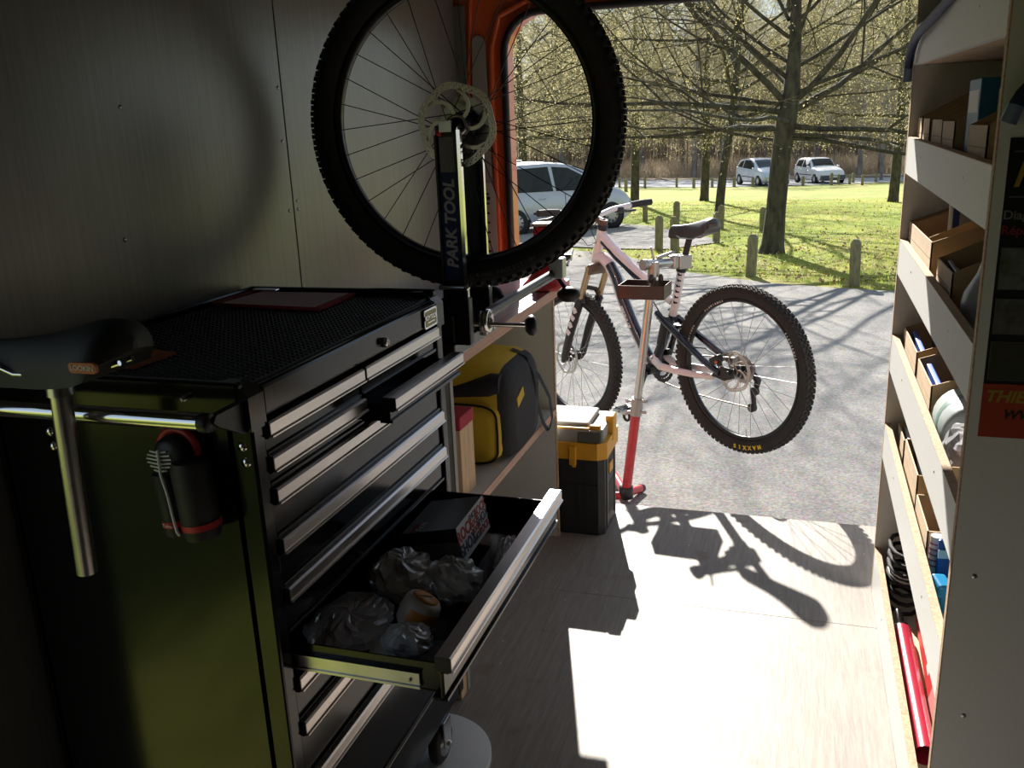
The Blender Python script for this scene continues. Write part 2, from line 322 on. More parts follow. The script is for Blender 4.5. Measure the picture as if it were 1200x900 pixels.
# rear portal: orange body frame round the open doorway
def ring(r0): return [(x,z) for x,z in rrect(-.985,.005,.90,1.765,.13,6)]
inner=ring(0); outer=[]
for x,z in inner:
    ox=-1.24 if x<-.9 and z<1.7 and z>.02 else (1.0 if x>.8 and z<1.7 and z>.02 else x); oz=z
    if z>=1.7: oz=1.87
    if z<=.02: oz=-.12
    if x<-.92 : ox=-1.24
    if x>.83: ox=1.0
    outer.append((ox,oz))
po=MB(); n=len(inner)
for y0,y1 in ((3.06,3.15),):
    vs=[(x,y0,z) for x,z in inner]+[(x,y0,z) for x,z in outer]+[(x,y1,z) for x,z in inner]+[(x,y1,z) for x,z in outer]
    fs=[]
    for i in range(n):
        j=(i+1)%n
        if inner[i][1]<.2 and inner[j][1]<.2 and abs(inner[i][0]-inner[j][0])>.5: continue
        fs+=[(i,j,n+j,n+i),(2*n+i,2*n+j,3*n+j,3*n+i),(i,j,2*n+j,2*n+i),(n+i,n+j,3*n+j,3*n+i)]
    po.add(vs,fs)
po.tube([(-1.035,3.056,0),(-1.03,3.056,1.0),(-1.035,3.056,1.5),(-1.03,3.056,1.66),(-1.0,3.056,1.76),(-.9,3.056,1.80),(.85,3.056,1.81)],.012,8)
po.tube([(-1.135,3.056,0),(-1.13,3.056,1.2),(-1.115,3.056,1.62),(-1.1,3.056,1.82)],.007,8)
tr=obj('trim_1',po,orange); tag(tr,'orange painted body frame round the open rear doorway','door frame',None,'structure')
top=[p for p in inner if not p[1]<.02]
i0=[i for i,p in enumerate(inner) if p[1]<.02]
seal=[(x,3.05,z) for x,z in sorted([p for p in inner if p[0]<-.84 and p[1]>=.0 and p[1]<=1.64],key=lambda p:p[1])]
sp=[(.90,3.05,.0),(.90,3.05,1.62)]+[(x,3.05,z) for x,z in inner[:7]]+[(x,3.05,z) for x,z in inner[7:14]]+[(-.985,3.05,0)]
obj('rubber_seal',MB().tube(sp,.013,8),blackp,tr)
beige=mat('beige_trim_plastic',(.3,.28,.25),.6,var=.05)
obj('pillar_cover',MB().prism([(-1.112,1.18),(-1.045,1.18),(-1.05,1.55)]+arc(-1.075,1.68,.022,0,180,6)+[(-1.105,1.5)],3.045,3.06,'Y'),beige,tr)
lo=obj('vent_panel',MB().prism([(-1.12,.86),(-1.035,.86),(-1.035,1.17),(-1.05,1.21),(-1.115,1.21)],3.04,3.06,'Y'),mat('pale_vent_panel',(.42,.41,.37),.6),tr)
for k in range(8): obj('vent_slot',MB().box((-1.098,3.037,.93+k*.034),(-1.058,3.0405,.937+k*.034)),blackp,lo)
for k,z in enumerate((.905,1.155)): obj('clip_button',MB().lathe([(0,-.003),(.006,-.002),(.007,0)],(-1.06,3.04,z),'Y',10),blackp,lo)
# ================================================================ SHELVING ON THE RIGHT
def zz(z,y): return z-.018*(2.6-y)
X0=.262; YN0,YN1,YF=1.445,1.461,2.605
S=thing('shelf_unit','white melamine shelving with tilted front lips along the right wall','shelving',(.45,2.0,0))
pm=obj('end_panel',MB().box((X0+.002,YN0,0),(.80,YN1,1.80),.0008),white,S,True); tag(pm,'end panel turned to the viewer, carrying the poster')
obj('panel_edge',MB().box((X0,YN0,0),(X0+.002,YN1,1.80)),chip,pm,True)
for (px,pz) in ((.297,.661),(.305,.40),(.42,.66),(.5,1.5)): obj('screw',MB().lathe([(.0045,0),(.0035,-.0015),(0,-.001)],(px,YN0,pz),'Y',10),steel,pm,True)
pf=obj('end_panel',MB().box((X0+.002,YF,0),(.80,YF+.016,1.80),.0008),white,S,True)
obj('panel_edge',MB().box((X0,YF,0),(X0+.002,YF+.016,1.80)),chip,pf,True)
obj('back_panel',MB().box((.78,YN1,0),(.79,YF,1.80)),mat('brown_hardboard',(.3,.2,.12),.8,var=.1),S,True)
LIPS=[(0.004,.146),(.434,.536),(.695,.797),(.968,1.062),(1.235,1.328),(1.505,1.60)]
def slab(x0,x1,z0,z1,y0=YN1+.0005,y1=YF-.0005):
    b=MB().box((x0,y0,z0),(x1,y1,z1)); b.v=[(x,y,zz(z,y) if z0>.05 or z>.1 else z) for x,y,z in b.v]; return b
SH=[]
for k,(a,b) in enumerate(LIPS):
    l=obj('front_lip',slab(X0+.0005,X0+.016,a,b-.0015),white,S,True)
    obj('lip_edge',slab(X0+.0005,X0+.016,b-.0014,b),chip if k<5 else white,l,True)
    for yy in (1.7,2.3): obj('screw',MB().lathe([(.003,0),(.002,-.001),(0,-.0006)],(X0+.0005,yy,zz((a+b)/2+.01,yy)),'X',8),steel,l,True)
    sh=obj('shelf_board',slab(X0+.016,.78,a,a+.016),white if k<5 else mat('pine_board',(.6,.45,.3),.7,var=.1,scale=10),S,True); SH.append(a+.016)
# ================================================================ WORKBENCH
BX=-.755
B=thing('workbench','white topped wooden workbench with lower shelf beside the tool chest','workbench',(-.95,2.3,0))
wt=obj('worktop',MB().box((-1.158,1.70,.848),(BX-.003,2.985,.876),.001),mat('worktop_laminate',(.6,.6,.58),.3,var=.03),B,True)
obj('front_edge',MB().box((BX-.003,1.70,.848),(BX,2.985,.876)),plye,wt,True)
obj('metal_strip',MB().box((BX-.03,1.705,.876),(BX-.001,2.985,.878)),steel,wt,True)
ls=obj('lower_shelf',MB().box((-1.158,1.86,.448),(BX-.003,2.754,.472)),offw,B,True)
obj('front_edge',MB().box((BX-.003,1.86,.448),(BX,2.754,.472)),plye,ls,True)
ep=obj('end_panel',MB().box((-1.158,2.756,0),(BX-.004,2.774,.847)),offw,B,True)
obj('panel_edge',MB().box((BX-.004,2.756,0),(BX,2.774,.847)),chip,ep,True)
ep=obj('end_panel',MB().box((-1.158,1.832,0),(BX-.004,1.85,.847)),offw,B,True)
obj('panel_edge',MB().box((BX-.004,1.832,0),(BX,1.85,.847)),mat('grey_edge_band',(.32,.32,.29),.7),ep,True)
obj('foot_block',MB().box((-.80,1.79,0),(-.757,1.83,.16)),pine,B,True)
obj('back_rail',MB().box((-1.158,1.86,.1),(-1.14,2.75,.2)),pine,B,True)
# ================================================================ TOOL CHEST
CX,CB=-.696,-1.148; CY0,CY1=.975,1.665; CT=1.062
C=thing('tool_chest','glossy black roller tool chest with aluminium drawer strips and one drawer pulled open','tool chest',(-.92,1.32,.12))
def co(name,mb,m,p=None): return obj(name,mb,m,p or C,True)
co('side_panel',MB().box((CB,CY0,.2),(CX-.03,CY0+.012,CT-.04),.002),black)
co('side_panel',MB().box((CB,CY1-.012,.2),(CX-.03,CY1,CT-.04),.002),black)
co('back_panel',MB().box((CB,CY0,.2),(CB+.01,CY1,CT-.02)),blackm)
for a,b in ((CY0,CY0+.03),(CY1-.03,CY1)): co('corner_post',MB().box((CX-.045,a,.13),(CX,b,CT-.012),.004),black)
# top: rimmed lid with rounded front edge
lid=MB(); lid.box((CB,CY0-.004,CT-.03),(CX-.012,CY1+.004,CT-.004),.004)
lid.box((CB,CY0-.006,CT-.04),(CX-.012,CY0+.010,CT+.008),.004); lid.box((CB,CY1-.010,CT-.04),(CX-.012,CY1+.006,CT+.014),.004); lid.box((CB,CY0,CT-.04),(CB+.012,CY1,CT+.014),.004)
co('lid',lid,black)
co('top_fascia',MB().box((CX-.02,CY0+.03,CT-.05),(CX+.002,CY1-.03,CT-.003),.006),black)
co('fascia_end',MB().prism([(CX-.05,CT-.06),(CX+.003,CT-.06),(CX+.003,CT-.012),(CX-.01,CT),(CX-.03,CT+.012),(CX-.05,CT+.012)],CY1-.032,CY1+.006,'Y'),black)
co('fascia_end',MB().prism([(CX-.05,CT-.06),(CX+.003,CT-.06),(CX+.003,CT-.012),(CX-.006,CT-.002),(CX-.03,CT+.004),(CX-.05,CT+.004)],CY0-.005,CY0+.032,'Y'),black)
# studded rubber mat
mm=mat('studded_mat',(.012,.012,.012),.5)
mt=co('rubber_mat',MB().box((CB+.014,CY0+.012,CT-.004),(CX-.016,CY1-.012,CT-.001)),mm)
st=MB()
for i in range(34):
    for j in range(54):
        x=CB+.02+i*(CX-.02-CB-.02)/33; y=CY0+.018+(j+(i%2)*.5)*(CY1-CY0-.04)/54; r=.0042
        st.add([(x-r,y-r,CT-.001),(x+r,y-r,CT-.001),(x+r,y+r,CT-.001),(x-r,y+r,CT-.001),(x-r*.5,y-r*.5,CT+.0015),(x+r*.5,y-r*.5,CT+.0015),(x+r*.5,y+r*.5,CT+.0015),(x-r*.5,y+r*.5,CT+.0015)],[(4,5,6,7),(0,1,5,4),(1,2,6,5),(2,3,7,6),(3,0,4,7)])
o=co('mat_studs',st,mm,mt); tag(o,kind='stuff')
# badge and lock
bd=co('maker_badge',MB().prism(rrect(1.565,1.012,1.628,1.05,.005),CX+.002,CX+.006,'X'),chrome)
co('badge_field',MB().prism(rrect(1.569,1.016,1.624,1.046,.003),CX+.006,CX+.0065,'X'),mat('badge_gold',(.2,.17,.08),.3,.7),bd)
t=textmb('ROYTOOL',.0125,.0004,bold=.0004); t.xf(frame((CX+.0068,1.5965,1.033),(0,1,0),(0,0,1))); co('badge_text',t,chrome,bd)
co('badge_line',MB().box((CX+.0064,1.578,1.0225),(CX+.007,1.615,1.0245)),chrome,bd)
lk=co('lock',MB().lathe([(0,.012),(.008,.012),(.009,.008),(.009,.0)],(CX,1.385,1.03),'X',20),chrome)
co('keyhole',MB().box((CX+.0118,1.3845,1.026),(CX+.0124,1.3855,1.034)),blackp,lk)
strip=mat('handle_strip_aluminium',(.66,.62,.6),.28,1,var=.06,scale=40,stretch=(1,.02,1))
def drawer(y0,y1,zt,zb,pull=0,label=None):
    x=CX-.006+pull
    f=MB().box((x-.006,y0,zb),(x,y1,zt-.022),.001)
    f.box((x-.02,y0,zb-.002),(x+.004,y1,zb+.004),.001)
    d=co('drawer',f,black)
    if label: tag(d,label)
    # curved pull strip: lip profile
    pr=[(x-.012,zt),(x+.010,zt),(x+.013,zt-.003),(x+.013,zt-.019),(x+.016,zt-.021),(x+.016,zt-.023),(x+.009,zt-.023),(x+.009,zt-.006),(x-.012,zt-.006)]
    co('pull_strip',MB().prism(pr,y0,y1,'Y'),strip,d)
    co('finger_groove',MB().box((x-.004,y0,zt-.026),(x+.008,y1,zt-.0235)),blackm,d)
    for e,(a,b) in enumerate(((y0-.0015,y0+.0005),(y1-.0005,y1+.0015))): co('strip_end_cap',MB().box((x-.012,a,zt-.023),(x+.0125,b,zt-.0002)),blackp,d)
    return d
ya,yb=CY0+.033,CY1-.033; ym=1.302
drawer(ya,ym-.004,1.005,.955); drawer(ym+.004,yb,1.005,.955)
drawer(ya,ym-.004,.953,.908); d2=drawer(ym+.004,yb,.953,.908,.05,'small upper drawer left slightly open')
co('drawer_tray',MB().box((CX-.2,ym+.01,.91),(CX+.036,ym+.012,.94)).box((CX-.2,yb-.008,.91),(CX+.036,yb-.006,.94)).box((CX-.2,ym+.01,.908),(CX+.036,yb-.006,.91)),blackm,d2)
drawer(ya,yb,.904,.827); drawer(ya,yb,.825,.748); drawer(ya,yb,.746,.671)
PULL=.25; dw=drawer(ya,yb,.668,.597,PULL,'long drawer pulled open, full of parts in plastic bags')
X1=CX-.012+PULL; ty0,ty1=ya+.012,yb-.012
tray=MB().box((CX-.12,ty0,.602),(X1,ty0+.003,.648)).box((CX-.12,ty1-.003,.602),(X1,ty1,.648)).box((CX-.12,ty0,.600),(X1,ty1,.604)).box((X1-.004,ty0,.602),(X1,ty1,.650)).box((CX-.122,ty0,.602),(CX-.118,ty1,.648))
co('drawer_tray',tray,black,dw)
for y in (ty0-.006,ty1+.002):
    co('slide_rail',MB().box((CX-.1,y,.606),(X1-.035,y+.004,.632),.001).box((CX-.1,y-.002,.606),(X1-.035,y+.005,.610)).box((CX-.1,y-.002,.629),(X1-.035,y+.005,.632)),zinc,dw)
    co('slide_rivet',MB().ball((X1-.05,y-.001,.619),.003,8,5),steel,dw)
drawer(ya,yb,.594,.518); drawer(ya,yb,.515,.41); drawer(ya,yb,.407,.225)
co('bottom_skirt',MB().box((CB,CY0,.13),(CX-.002,CY1,.222),.004),black)
co('inner_frame',MB().box((CB+.02,CY0+.02,.225),(CX-.08,CY1-.02,.59)).box((CB+.02,CY0+.02,.672),(CX-.05,CY1-.02,CT-.05)),blackm)
# castors
def castor(x,y,z):
    c=co('castor',MB().lathe([(.0,-.011),(.04,-.013),(.047,-.008),(.049,0),(.047,.008),(.04,.013),(0,.011)],(x,y,z+.049),'X',24),rubber)
    co('castor_fork',MB().box((x-.02,y-.02,z+.045),(x-.016,y+.02,z+.112),.001).box((x+.016,y-.02,z+.045),(x+.02,y+.02,z+.112),.001).box((x-.02,y-.02,z+.108),(x+.02,y+.02,.13)),zinc,c)
    co('castor_hub',MB().lathe([(0,.0165),(.03,.015),(.03,-.015),(0,-.0165)],(x,y,z+.049),'X',18),zinc,c)
    co('axle_bolt',MB().lathe([(0,.027),(.006,.026),(.007,.02),(.007,-.02)],(x,y,z+.049),'X',8),steel,c)
for x in (CX-.018,CB+.06):
    castor(x,CY1-.115,.0185 if x>-.9 else 0.0); castor(x,CY0+.08,0.0)
# push bar on the near side
hb=co('push_bar',MB().tube([(-1.12,.905,1.036),(-.722,.905,1.036)],.0115,20),chrome)
for x in (-1.118,-.722):
    co('bar_bracket',MB().prism([(.975,1.045),(.975,1.0),(.968,1.0),(.915,1.028),(.905,1.036),(.912,1.044)],x+.008,x+.02,'X'),blackp,hb)
    co('bar_end_cap',MB().lathe([(0,.014),(.012,.014),(.0135,.011),(.0135,0)],(x+.002,.905,1.036),'X',18),blackp,hb)
for (x,z) in ((-.715,.978),(-.712,.955),(-1.05,.978),(-1.048,.955)): co('bolt_head',MB().lathe([(0,-.004),(.004,-.0035),(.0065,-.002),(.0075,0)],(x,CY0,z),'Y',12),chrome)
co('bolt_head',MB().lathe([(0,-.012),(.004,-.012),(.0045,0)],(-.79,CY0-.006,1.047),'Y',10),steel)
# white disc under the castor
solo('round_board',MB().lathe([(0,0),(.15,0),(.15,.018),(.149,.0185),(0,.0185)],(-.757,1.56,0),'Z',48),[mat('white_board',(.7,.7,.7),.4)],'white round board lying on the floor under the chest castor','board',(-.757,1.56,0))
# ---------------------------------------------------------------- things on the chest
f=thing('clipboard_folder','pale folder with red borders lying on the black studded mat','folder',(-1.02,1.6,CT+.0018))
zf=CT+.0018
fp=[(-1.135,1.505),(-1.165+.03,1.64),(-.875,1.638),(-.868,1.478)]
obj('cover',MB().prism(fp,zf,zf+.006,'Z'),mat('dark_red_card',(.5,.05,.07),.6),f,True)
obj('sheet',MB().prism([(-1.105,1.502),(-1.095,1.634),(-.889,1.632),(-.885,1.484)],zf+.006,zf+.0068,'Z'),mat('pale_mauve_paper',(.85,.68,.72),.7),f,True)
obj('spine_line',MB().prism([(-1.118,1.504),(-1.115,1.504),(-1.107,1.635),(-1.110,1.635)],zf+.006,zf+.0069,'Z'),blackp,f,True)
obj('clip',MB().box((-1.12,1.628,zf+.0069),(-1.06,1.645,zf+.012),.002),chrome,f,True)
solo('orange_wedge',MB().prism([(-.925,1.125),(-1.03,1.145),(-.985,1.03),(-.93,1.034)],zf,zf+.004,'Z'),mat('orange_card',(.4,.11,.03),.6,var=.2,scale=60),'small orange pointed card beside the saddle on the chest top','card',(-.96,1.08,zf))
# saddle on a seat post leaning on the push bar
sd=thing('saddle_with_post','black bicycle saddle on a silver seat post hung over the push bar','saddle',(-.905,.855,.82))
po_=MB().tube([(-.915,.868,.818),(-.903,.868,1.085)],.0135,20); obj('seat_post',po_,mat('satin_silver',(.62,.6,.55),.3,1,var=.08,scale=30),sd,True)
obj('clamp_head',MB().cyl((-.903,.868,1.075),(-.903,.868,1.1),.017,.015,16).box((-.925,.852,1.092),(-.883,.884,1.104),.004),steel,sd,True)
obj('clamp_bolt',MB().tube([(-.93,.868,1.095),(-.985,.868,1.105)],.006,10),steel,sd,True)
for s in (-1,1):
    obj('saddle_rail',MB().tube([(-.79,.868+s*.012,1.125),(-.85,.868+s*.02,1.108),(-.95,.868+s*.022,1.106),(-1.0,.868+s*.03,1.13)],.0035,8),chrome,sd,True)
def saddle(mb,n0,n1,up=Vector((0,0,1)),W=.07,L=None):
    n0=Vector(n0);n1=Vector(n1); ax=(n1-n0); side=ax.cross(up).normalized(); rows=[]; N=26
    for i in range(N+1):
        t=i/N; w=W*(.28+.72*max(0,(t-.35)/.65)**1.3) if t>.35 else W*.28
        e=1.0
        if t>.8: e=math.sqrt(max(.0025,1-((t-.8)/.2)**2))
        if t<.1: e=math.sqrt(max(.0025,1-((.1-t)/.1)**2))
        w*=e; h=(.02+.018*t)*(.25+.75*e); sag=-.014*math.sin(t*math.pi)+(.012*t)-(.012*(1-e)); c=n0+ax*t+up*sag; row=[]
        for j in range(13):
            a=math.pi*(j/12); row.append((c+side*math.cos(a)*w+up*(math.sin(a)**.6*h*(1-.12*abs(math.cos(a*1))) - .035*e*(1-math.sin(a))*(1 if t<.9 else .6)))[:])
        rows.append(row)
    mb.grid(rows); mb.add(rows[0],[tuple(range(13))]); mb.add(rows[-1],[tuple(range(13))]); 
    for i in range(N): mb.add([rows[i][0],rows[i][-1],rows[i+1][-1],rows[i+1][0]],[(0,1,2,3)])
    return mb
sm=mat('saddle_black',(.010,.010,.011),.65)
sh_=MB(); saddle(sh_,(-1.055,.868,1.125),(-.772,.868,1.142),W=.08); obj('saddle_shell',sh_,sm,sd,True)
obj('saddle_logo',MB().prism(rrect(-.822,1.124,-.782,1.137,.005),.808,.813,'Y'),mat('logo_orange',(.5,.12,.04),.5),sd,True)
t=textmb('LOOKIN',.009,.0003); t.xf(frame((-.802,.8076,1.1305),(1,0,-.02),(0,0,1))); obj('logo_text',t,paper,sd,True)
# pouch hung on the chest side
p=thing('tool_pouch','black and red cylindrical tool pouch with white ribbed print on the chest side','pouch',(-.79,.955,.85))
yp=.945
obj('main_tube',MB().tube([(-.775,yp,.852),(-.776,yp,.86),(-.782,yp,.95),(-.782,yp,.965)],[.024,.027,.027,.024],18),mat('pouch_black',(.02,.02,.02),.6),p,True)
obj('small_tube',MB().tube([(-.815,yp-.004,.853),(-.815,yp-.004,.86),(-.822,yp-.004,.945)],[.015,.0175,.0175],14),mat('pouch_black',(.02,.02,.02),.6),p,True)
obj('head_cap',MB().lathe([(0,-.02),(.018,-.019),(.026,-.012),(.028,.0),(.028,.018)],(-.806,yp+.005,.972),'Y',22),blackp,p,True)
obj('red_rim',MB().tube([(-.806+.030*math.cos(a),yp+.012,.974+.030*math.sin(a)) for a in [math.radians(q) for q in range(-10,200,15)]],.006,8),red,p,True)
for k in range(6):
    w=.016*math.sin(math.pi*(k+1)/7.5)+.004
    obj('white_rib',MB().tube([(-.817-w,yp-.0165,.953+k*.0055),(-.817,yp-.0185,.952+k*.0055),(-.817+w,yp-.0165,.9535+k*.0055)],.0014,6),paper,p,True)
obj('white_tail',MB().tube([(-.814,yp-.021,.984),(-.812,yp-.024,.95),(-.803,yp-.027,.92),(-.800,yp-.027,.89),(-.797,yp-.027,.868),(-.794,yp-.026,.862)],.002,6),paper,p,True)
obj('red_band',MB().tube([(-.7755,yp,.868),(-.7763,yp,.877)],.0278,18,caps=False),red,p,True)
obj('red_band',MB().tube([(-.8155,yp-.004,.868),(-.8162,yp-.004,.877)],.0182,14,caps=False),red,p,True)
t=textmb('Tairo',.007,.0003); t.xf(frame((-.8158,yp-.0228,.8725),(1,0,0),(0,0,1))); obj('band_text',t,paper,p,True)
# ---------------------------------------------------------------- contents of the open drawer
zd=.6042
bx=thing('shock_box','black cardboard box with red and white lettered end in the open drawer','box',(-.6,1.52,zd))
tl_=.2; ux=Vector((math.cos(tl_),0,math.sin(tl_))); uy=Vector((-.03,1,0)).normalized(); uz=ux.cross(uy); bo=Vector((-.567,1.362,.692))-ux*.112-uz*.068
def bq(a,b,c): return (bo+ux*a+uy*b+uz*c)
def obx(a0,a1,b0,b1,c0,c1,ch=0):
    m=MB().box((a0,b0,c0),(a1,b1,c1),ch); m.v=[bq(*q)[:] for q in m.v]; return m
bxm=mat('box_black_card',(.02,.022,.028),.45)
obj('carton',obx(0,.112,0,.155,.0,.068,.001),bxm,bx,True)
obj('lower_band',obx(-.0006,.112,-.0006,.1556,.0,.042),mat('box_grey_card',(.2,.19,.2),.5),bx,True)
obj('printed_end',obx(.1115,.113,0,.155,0,.068),mat('box_white_end',(.7,.72,.78),.5),bx,True)
rt=mat('print_red',(.5,.05,.06),.5); gt=mat('print_slate',(.06,.09,.15),.5)
k=0
for (b,c,s,w) in ((.036,.047,.031,'ROCK'),(.036,.02,.031,'SHOX'),(.086,.057,.016,'SHOX'),(.086,.043,.016,'ROCK'),(.086,.029,.016,'ROCK'),(.086,.013,.018,'SHOX'),(.127,.053,.024,'ROCK'),(.127,.034,.024,'SHOX'),(.127,.014,.02,'ROCK')):
    t=textmb(w,s,.0003,bold=s*.03); t.xf(frame(bq(.1134,b,c),uy,uz)); obj('print_word',t,rt if w=='ROCK' else gt,bx,True)
t=textmb('ROCK',.014,.0003); t.xf(frame(bq(.02,.024,.0686),uy,-ux)); obj('print_word',t,rt,bx,True)
t=textmb('SHOX',.014,.0003); t.xf(frame(bq(.033,.024,.0686),uy,-ux)); obj('print_word',t,paper,bx,True)
# clear plastic film
def film():
    m=bpy.data.materials.new('clear_plastic_film'); m.use_nodes=True; N=m.node_tree.nodes; L=m.node_tree.links; N.remove(N['Principled BSDF'])
    t=N.new('ShaderNodeBsdfTransparent'); t.inputs[0].default_value=(.9,.9,.9,1); g=N.new('ShaderNodeBsdfGlossy'); g.inputs['Roughness'].default_value=.1; g.inputs[0].default_value=(1,1,1,1)
    d=N.new('ShaderNodeBsdfDiffuse'); d.inputs[0].default_value=(.8,.8,.84,1); a=N.new('ShaderNodeMixShader'); a.inputs[0].default_value=.25
    fr=N.new('ShaderNodeFresnel'); fr.inputs[0].default_value=2.6; x=N.new('ShaderNodeMixShader'); L.new(fr.outputs[0],a.inputs[0]); L.new(d.outputs[0],a.inputs[1]); L.new(g.outputs[0],a.inputs[2])
    x.inputs[0].default_value=.5; L.new(t.outputs[0],x.inputs[1]); L.new(a.outputs[0],x.inputs[2]); L.new(x.outputs[0],N['Material Output'].inputs[0]); return m
filmm=film()
def crumple(c,size,seed,amp=.35,rot=0,n=22,k=14,floor=None):
    mb=MB(); rows=[]; rr=random.Random(seed)
    for i in range(k+1):
        t=math.pi*i/k; row=[]
        for j in range(n):
            a=2*math.pi*j/n; d=Vector((math.sin(t)*math.cos(a),math.sin(t)*math.sin(a),math.cos(t)))
            q=1+amp*(mnoise.noise(d*2.1+Vector((seed*3.1,0,0)))+.7*abs(mnoise.noise(d*4.7+Vector((0,seed*1.7,0))))+.35*mnoise.noise(d*11+Vector((0,0,seed))))
            p=Vector((d.x*size[0]*q,d.y*size[1]*q,d.z*size[2]*q)); p=Matrix.Rotation(rot,3,'Z')@p+Vector(c)
            if floor is not None and p.z<floor: p.z=floor+.0005*j/n
            row.append(p[:])
        rows.append(row)
    mb.grid(rows,False,True); return mb
def bag(name,label,c,size,seed,inner=None,rot=0,amp=.35,floor=zd):
    b=thing(name,label,'plastic bag',(c[0],c[1],floor))
    obj('film',crumple(c,size,seed,amp,rot,26,16,floor+.0006),filmm,b,True)
    if inner: obj(inner[0],inner[1],inner[2],b,True)
    return b
bag('plastic_bag','large crumpled clear plastic bag in the middle of the open drawer',(-.632,1.272,zd+.034),(.055,.068,.033),3,('hose_coil',MB().tube([(-.632+.035*math.cos(a*.4),1.272+.042*math.sin(a*.4),zd+.010+.0009*a) for a in range(40)],.005,8),mat('brown_hose',(.12,.05,.04),.4)),.3)
bag('plastic_bag','clear plastic bag with silver foil label leaning on the lettered box',(-.54,1.275,zd+.036),(.042,.052,.034),8,('foil_label',MB().obox((-.54,1.275,zd+.028),(.05,.05,.004),(.3,.3,.4)),mat('foil',(.7,.72,.75),.25,.8)),.8,.3)
bag('plastic_bag','clear plastic bag against the drawer front below the lettered box',(-.483,1.40,zd+.026),(.02,.055,.026),12,('cable_loop',MB().tube([(-.483+.012*math.cos(a*.5),1.40+.03*math.sin(a*.5),zd+.01) for a in range(13)],.003,6),mat('maroon_cable',(.15,.04,.04),.4)),.2,.3)
bag('plastic_bag','flat clear bag at the dim back corner of the drawer',(-.665,1.13,zd+.018),(.06,.09,.016),21,('red_card',MB().obox((-.665,1.13,zd+.012),(.07,.12,.003),(0,0,.2)),mat('dim_red_card',(.2,.05,.04),.6)),.1,.3)
pb=bag('plastic_bag','small clear bag with a grey ring near the drawer corner',(-.545,1.09,zd+.025),(.036,.034,.026),30,('grey_ring',MB().lathe([(.014,-.006),(.022,-.006),(.022,.006),(.014,.006)],(-.548,1.075,zd+.022),'Y',24,closedprof=True),mat('grey_ring',(.3,.3,.3),.4)),.2,.3)
solo('parts_card',MB().obox((-.59,1.10,zd+.012),(.045,.085,.0012),(.12,-.15,.25)),paper,'white hole-punched card beside the small clear bag','card',(-.59,1.10,zd))
j=thing('grease_pot','small translucent pot with orange label lying in the open drawer','pot',(-.556,1.16,zd))
jm=Matrix.Translation((-.556,1.16,zd+.0365))@Matrix.Rotation(.45,4,'Y')@Matrix.Rotation(-.25,4,'X')
pot=MB().lathe([(0,-.026),(.027,-.026),(.031,-.02),(.033,0),(.031,.018),(.027,.024),(0,.026)],n=28); pot.xf(jm); obj('pot_body',pot,mat('milky_plastic',(.55,.48,.44),.3),j,True)
q=MB().lathe([(0,.0264),(.022,.0262),(.022,.0255)],n=24); q.xf(jm); obj('top_label',q,mat('orange_label',(.6,.25,.03),.45),j,True)
q=MB().lathe([(.0328,-.012),(.0336,0),(.0325,.011)],n=12,a0=-1.9,a1=-.1); q.xf(jm); obj('side_label',q,mat('orange_label',(.6,.25,.03),.45),j,True)
t=textmb('Kluber',.009,.0003); t.xf(jm@Matrix.Translation((0,.006,.0268))@Matrix.Rotation(.9,4,'Z')); obj('label_text',t,blackp,j,True)
nt_=solo('brass_fitting',MB().lathe([(0,0),(.009,0),(.009,.008),(.006,.009),(.006,.022),(0,.022)],(-.565,1.165,zd),'Z',6,smooth=False),mat('brass',(.4,.3,.15),.3,1),'small brass fitting beside the orange labelled pot','fitting',(-.565,1.165,zd))
solo('small_part_block',MB().obox((-.50,1.08,zd+.012),(.05,.06,.022),(0,0,.2),.004).obox((-.515,1.10,zd+.026),(.014,.02,.008),(0,0,.2),.002),blackp,'black plastic part in the near corner of the open drawer','part',(-.50,1.08,zd))
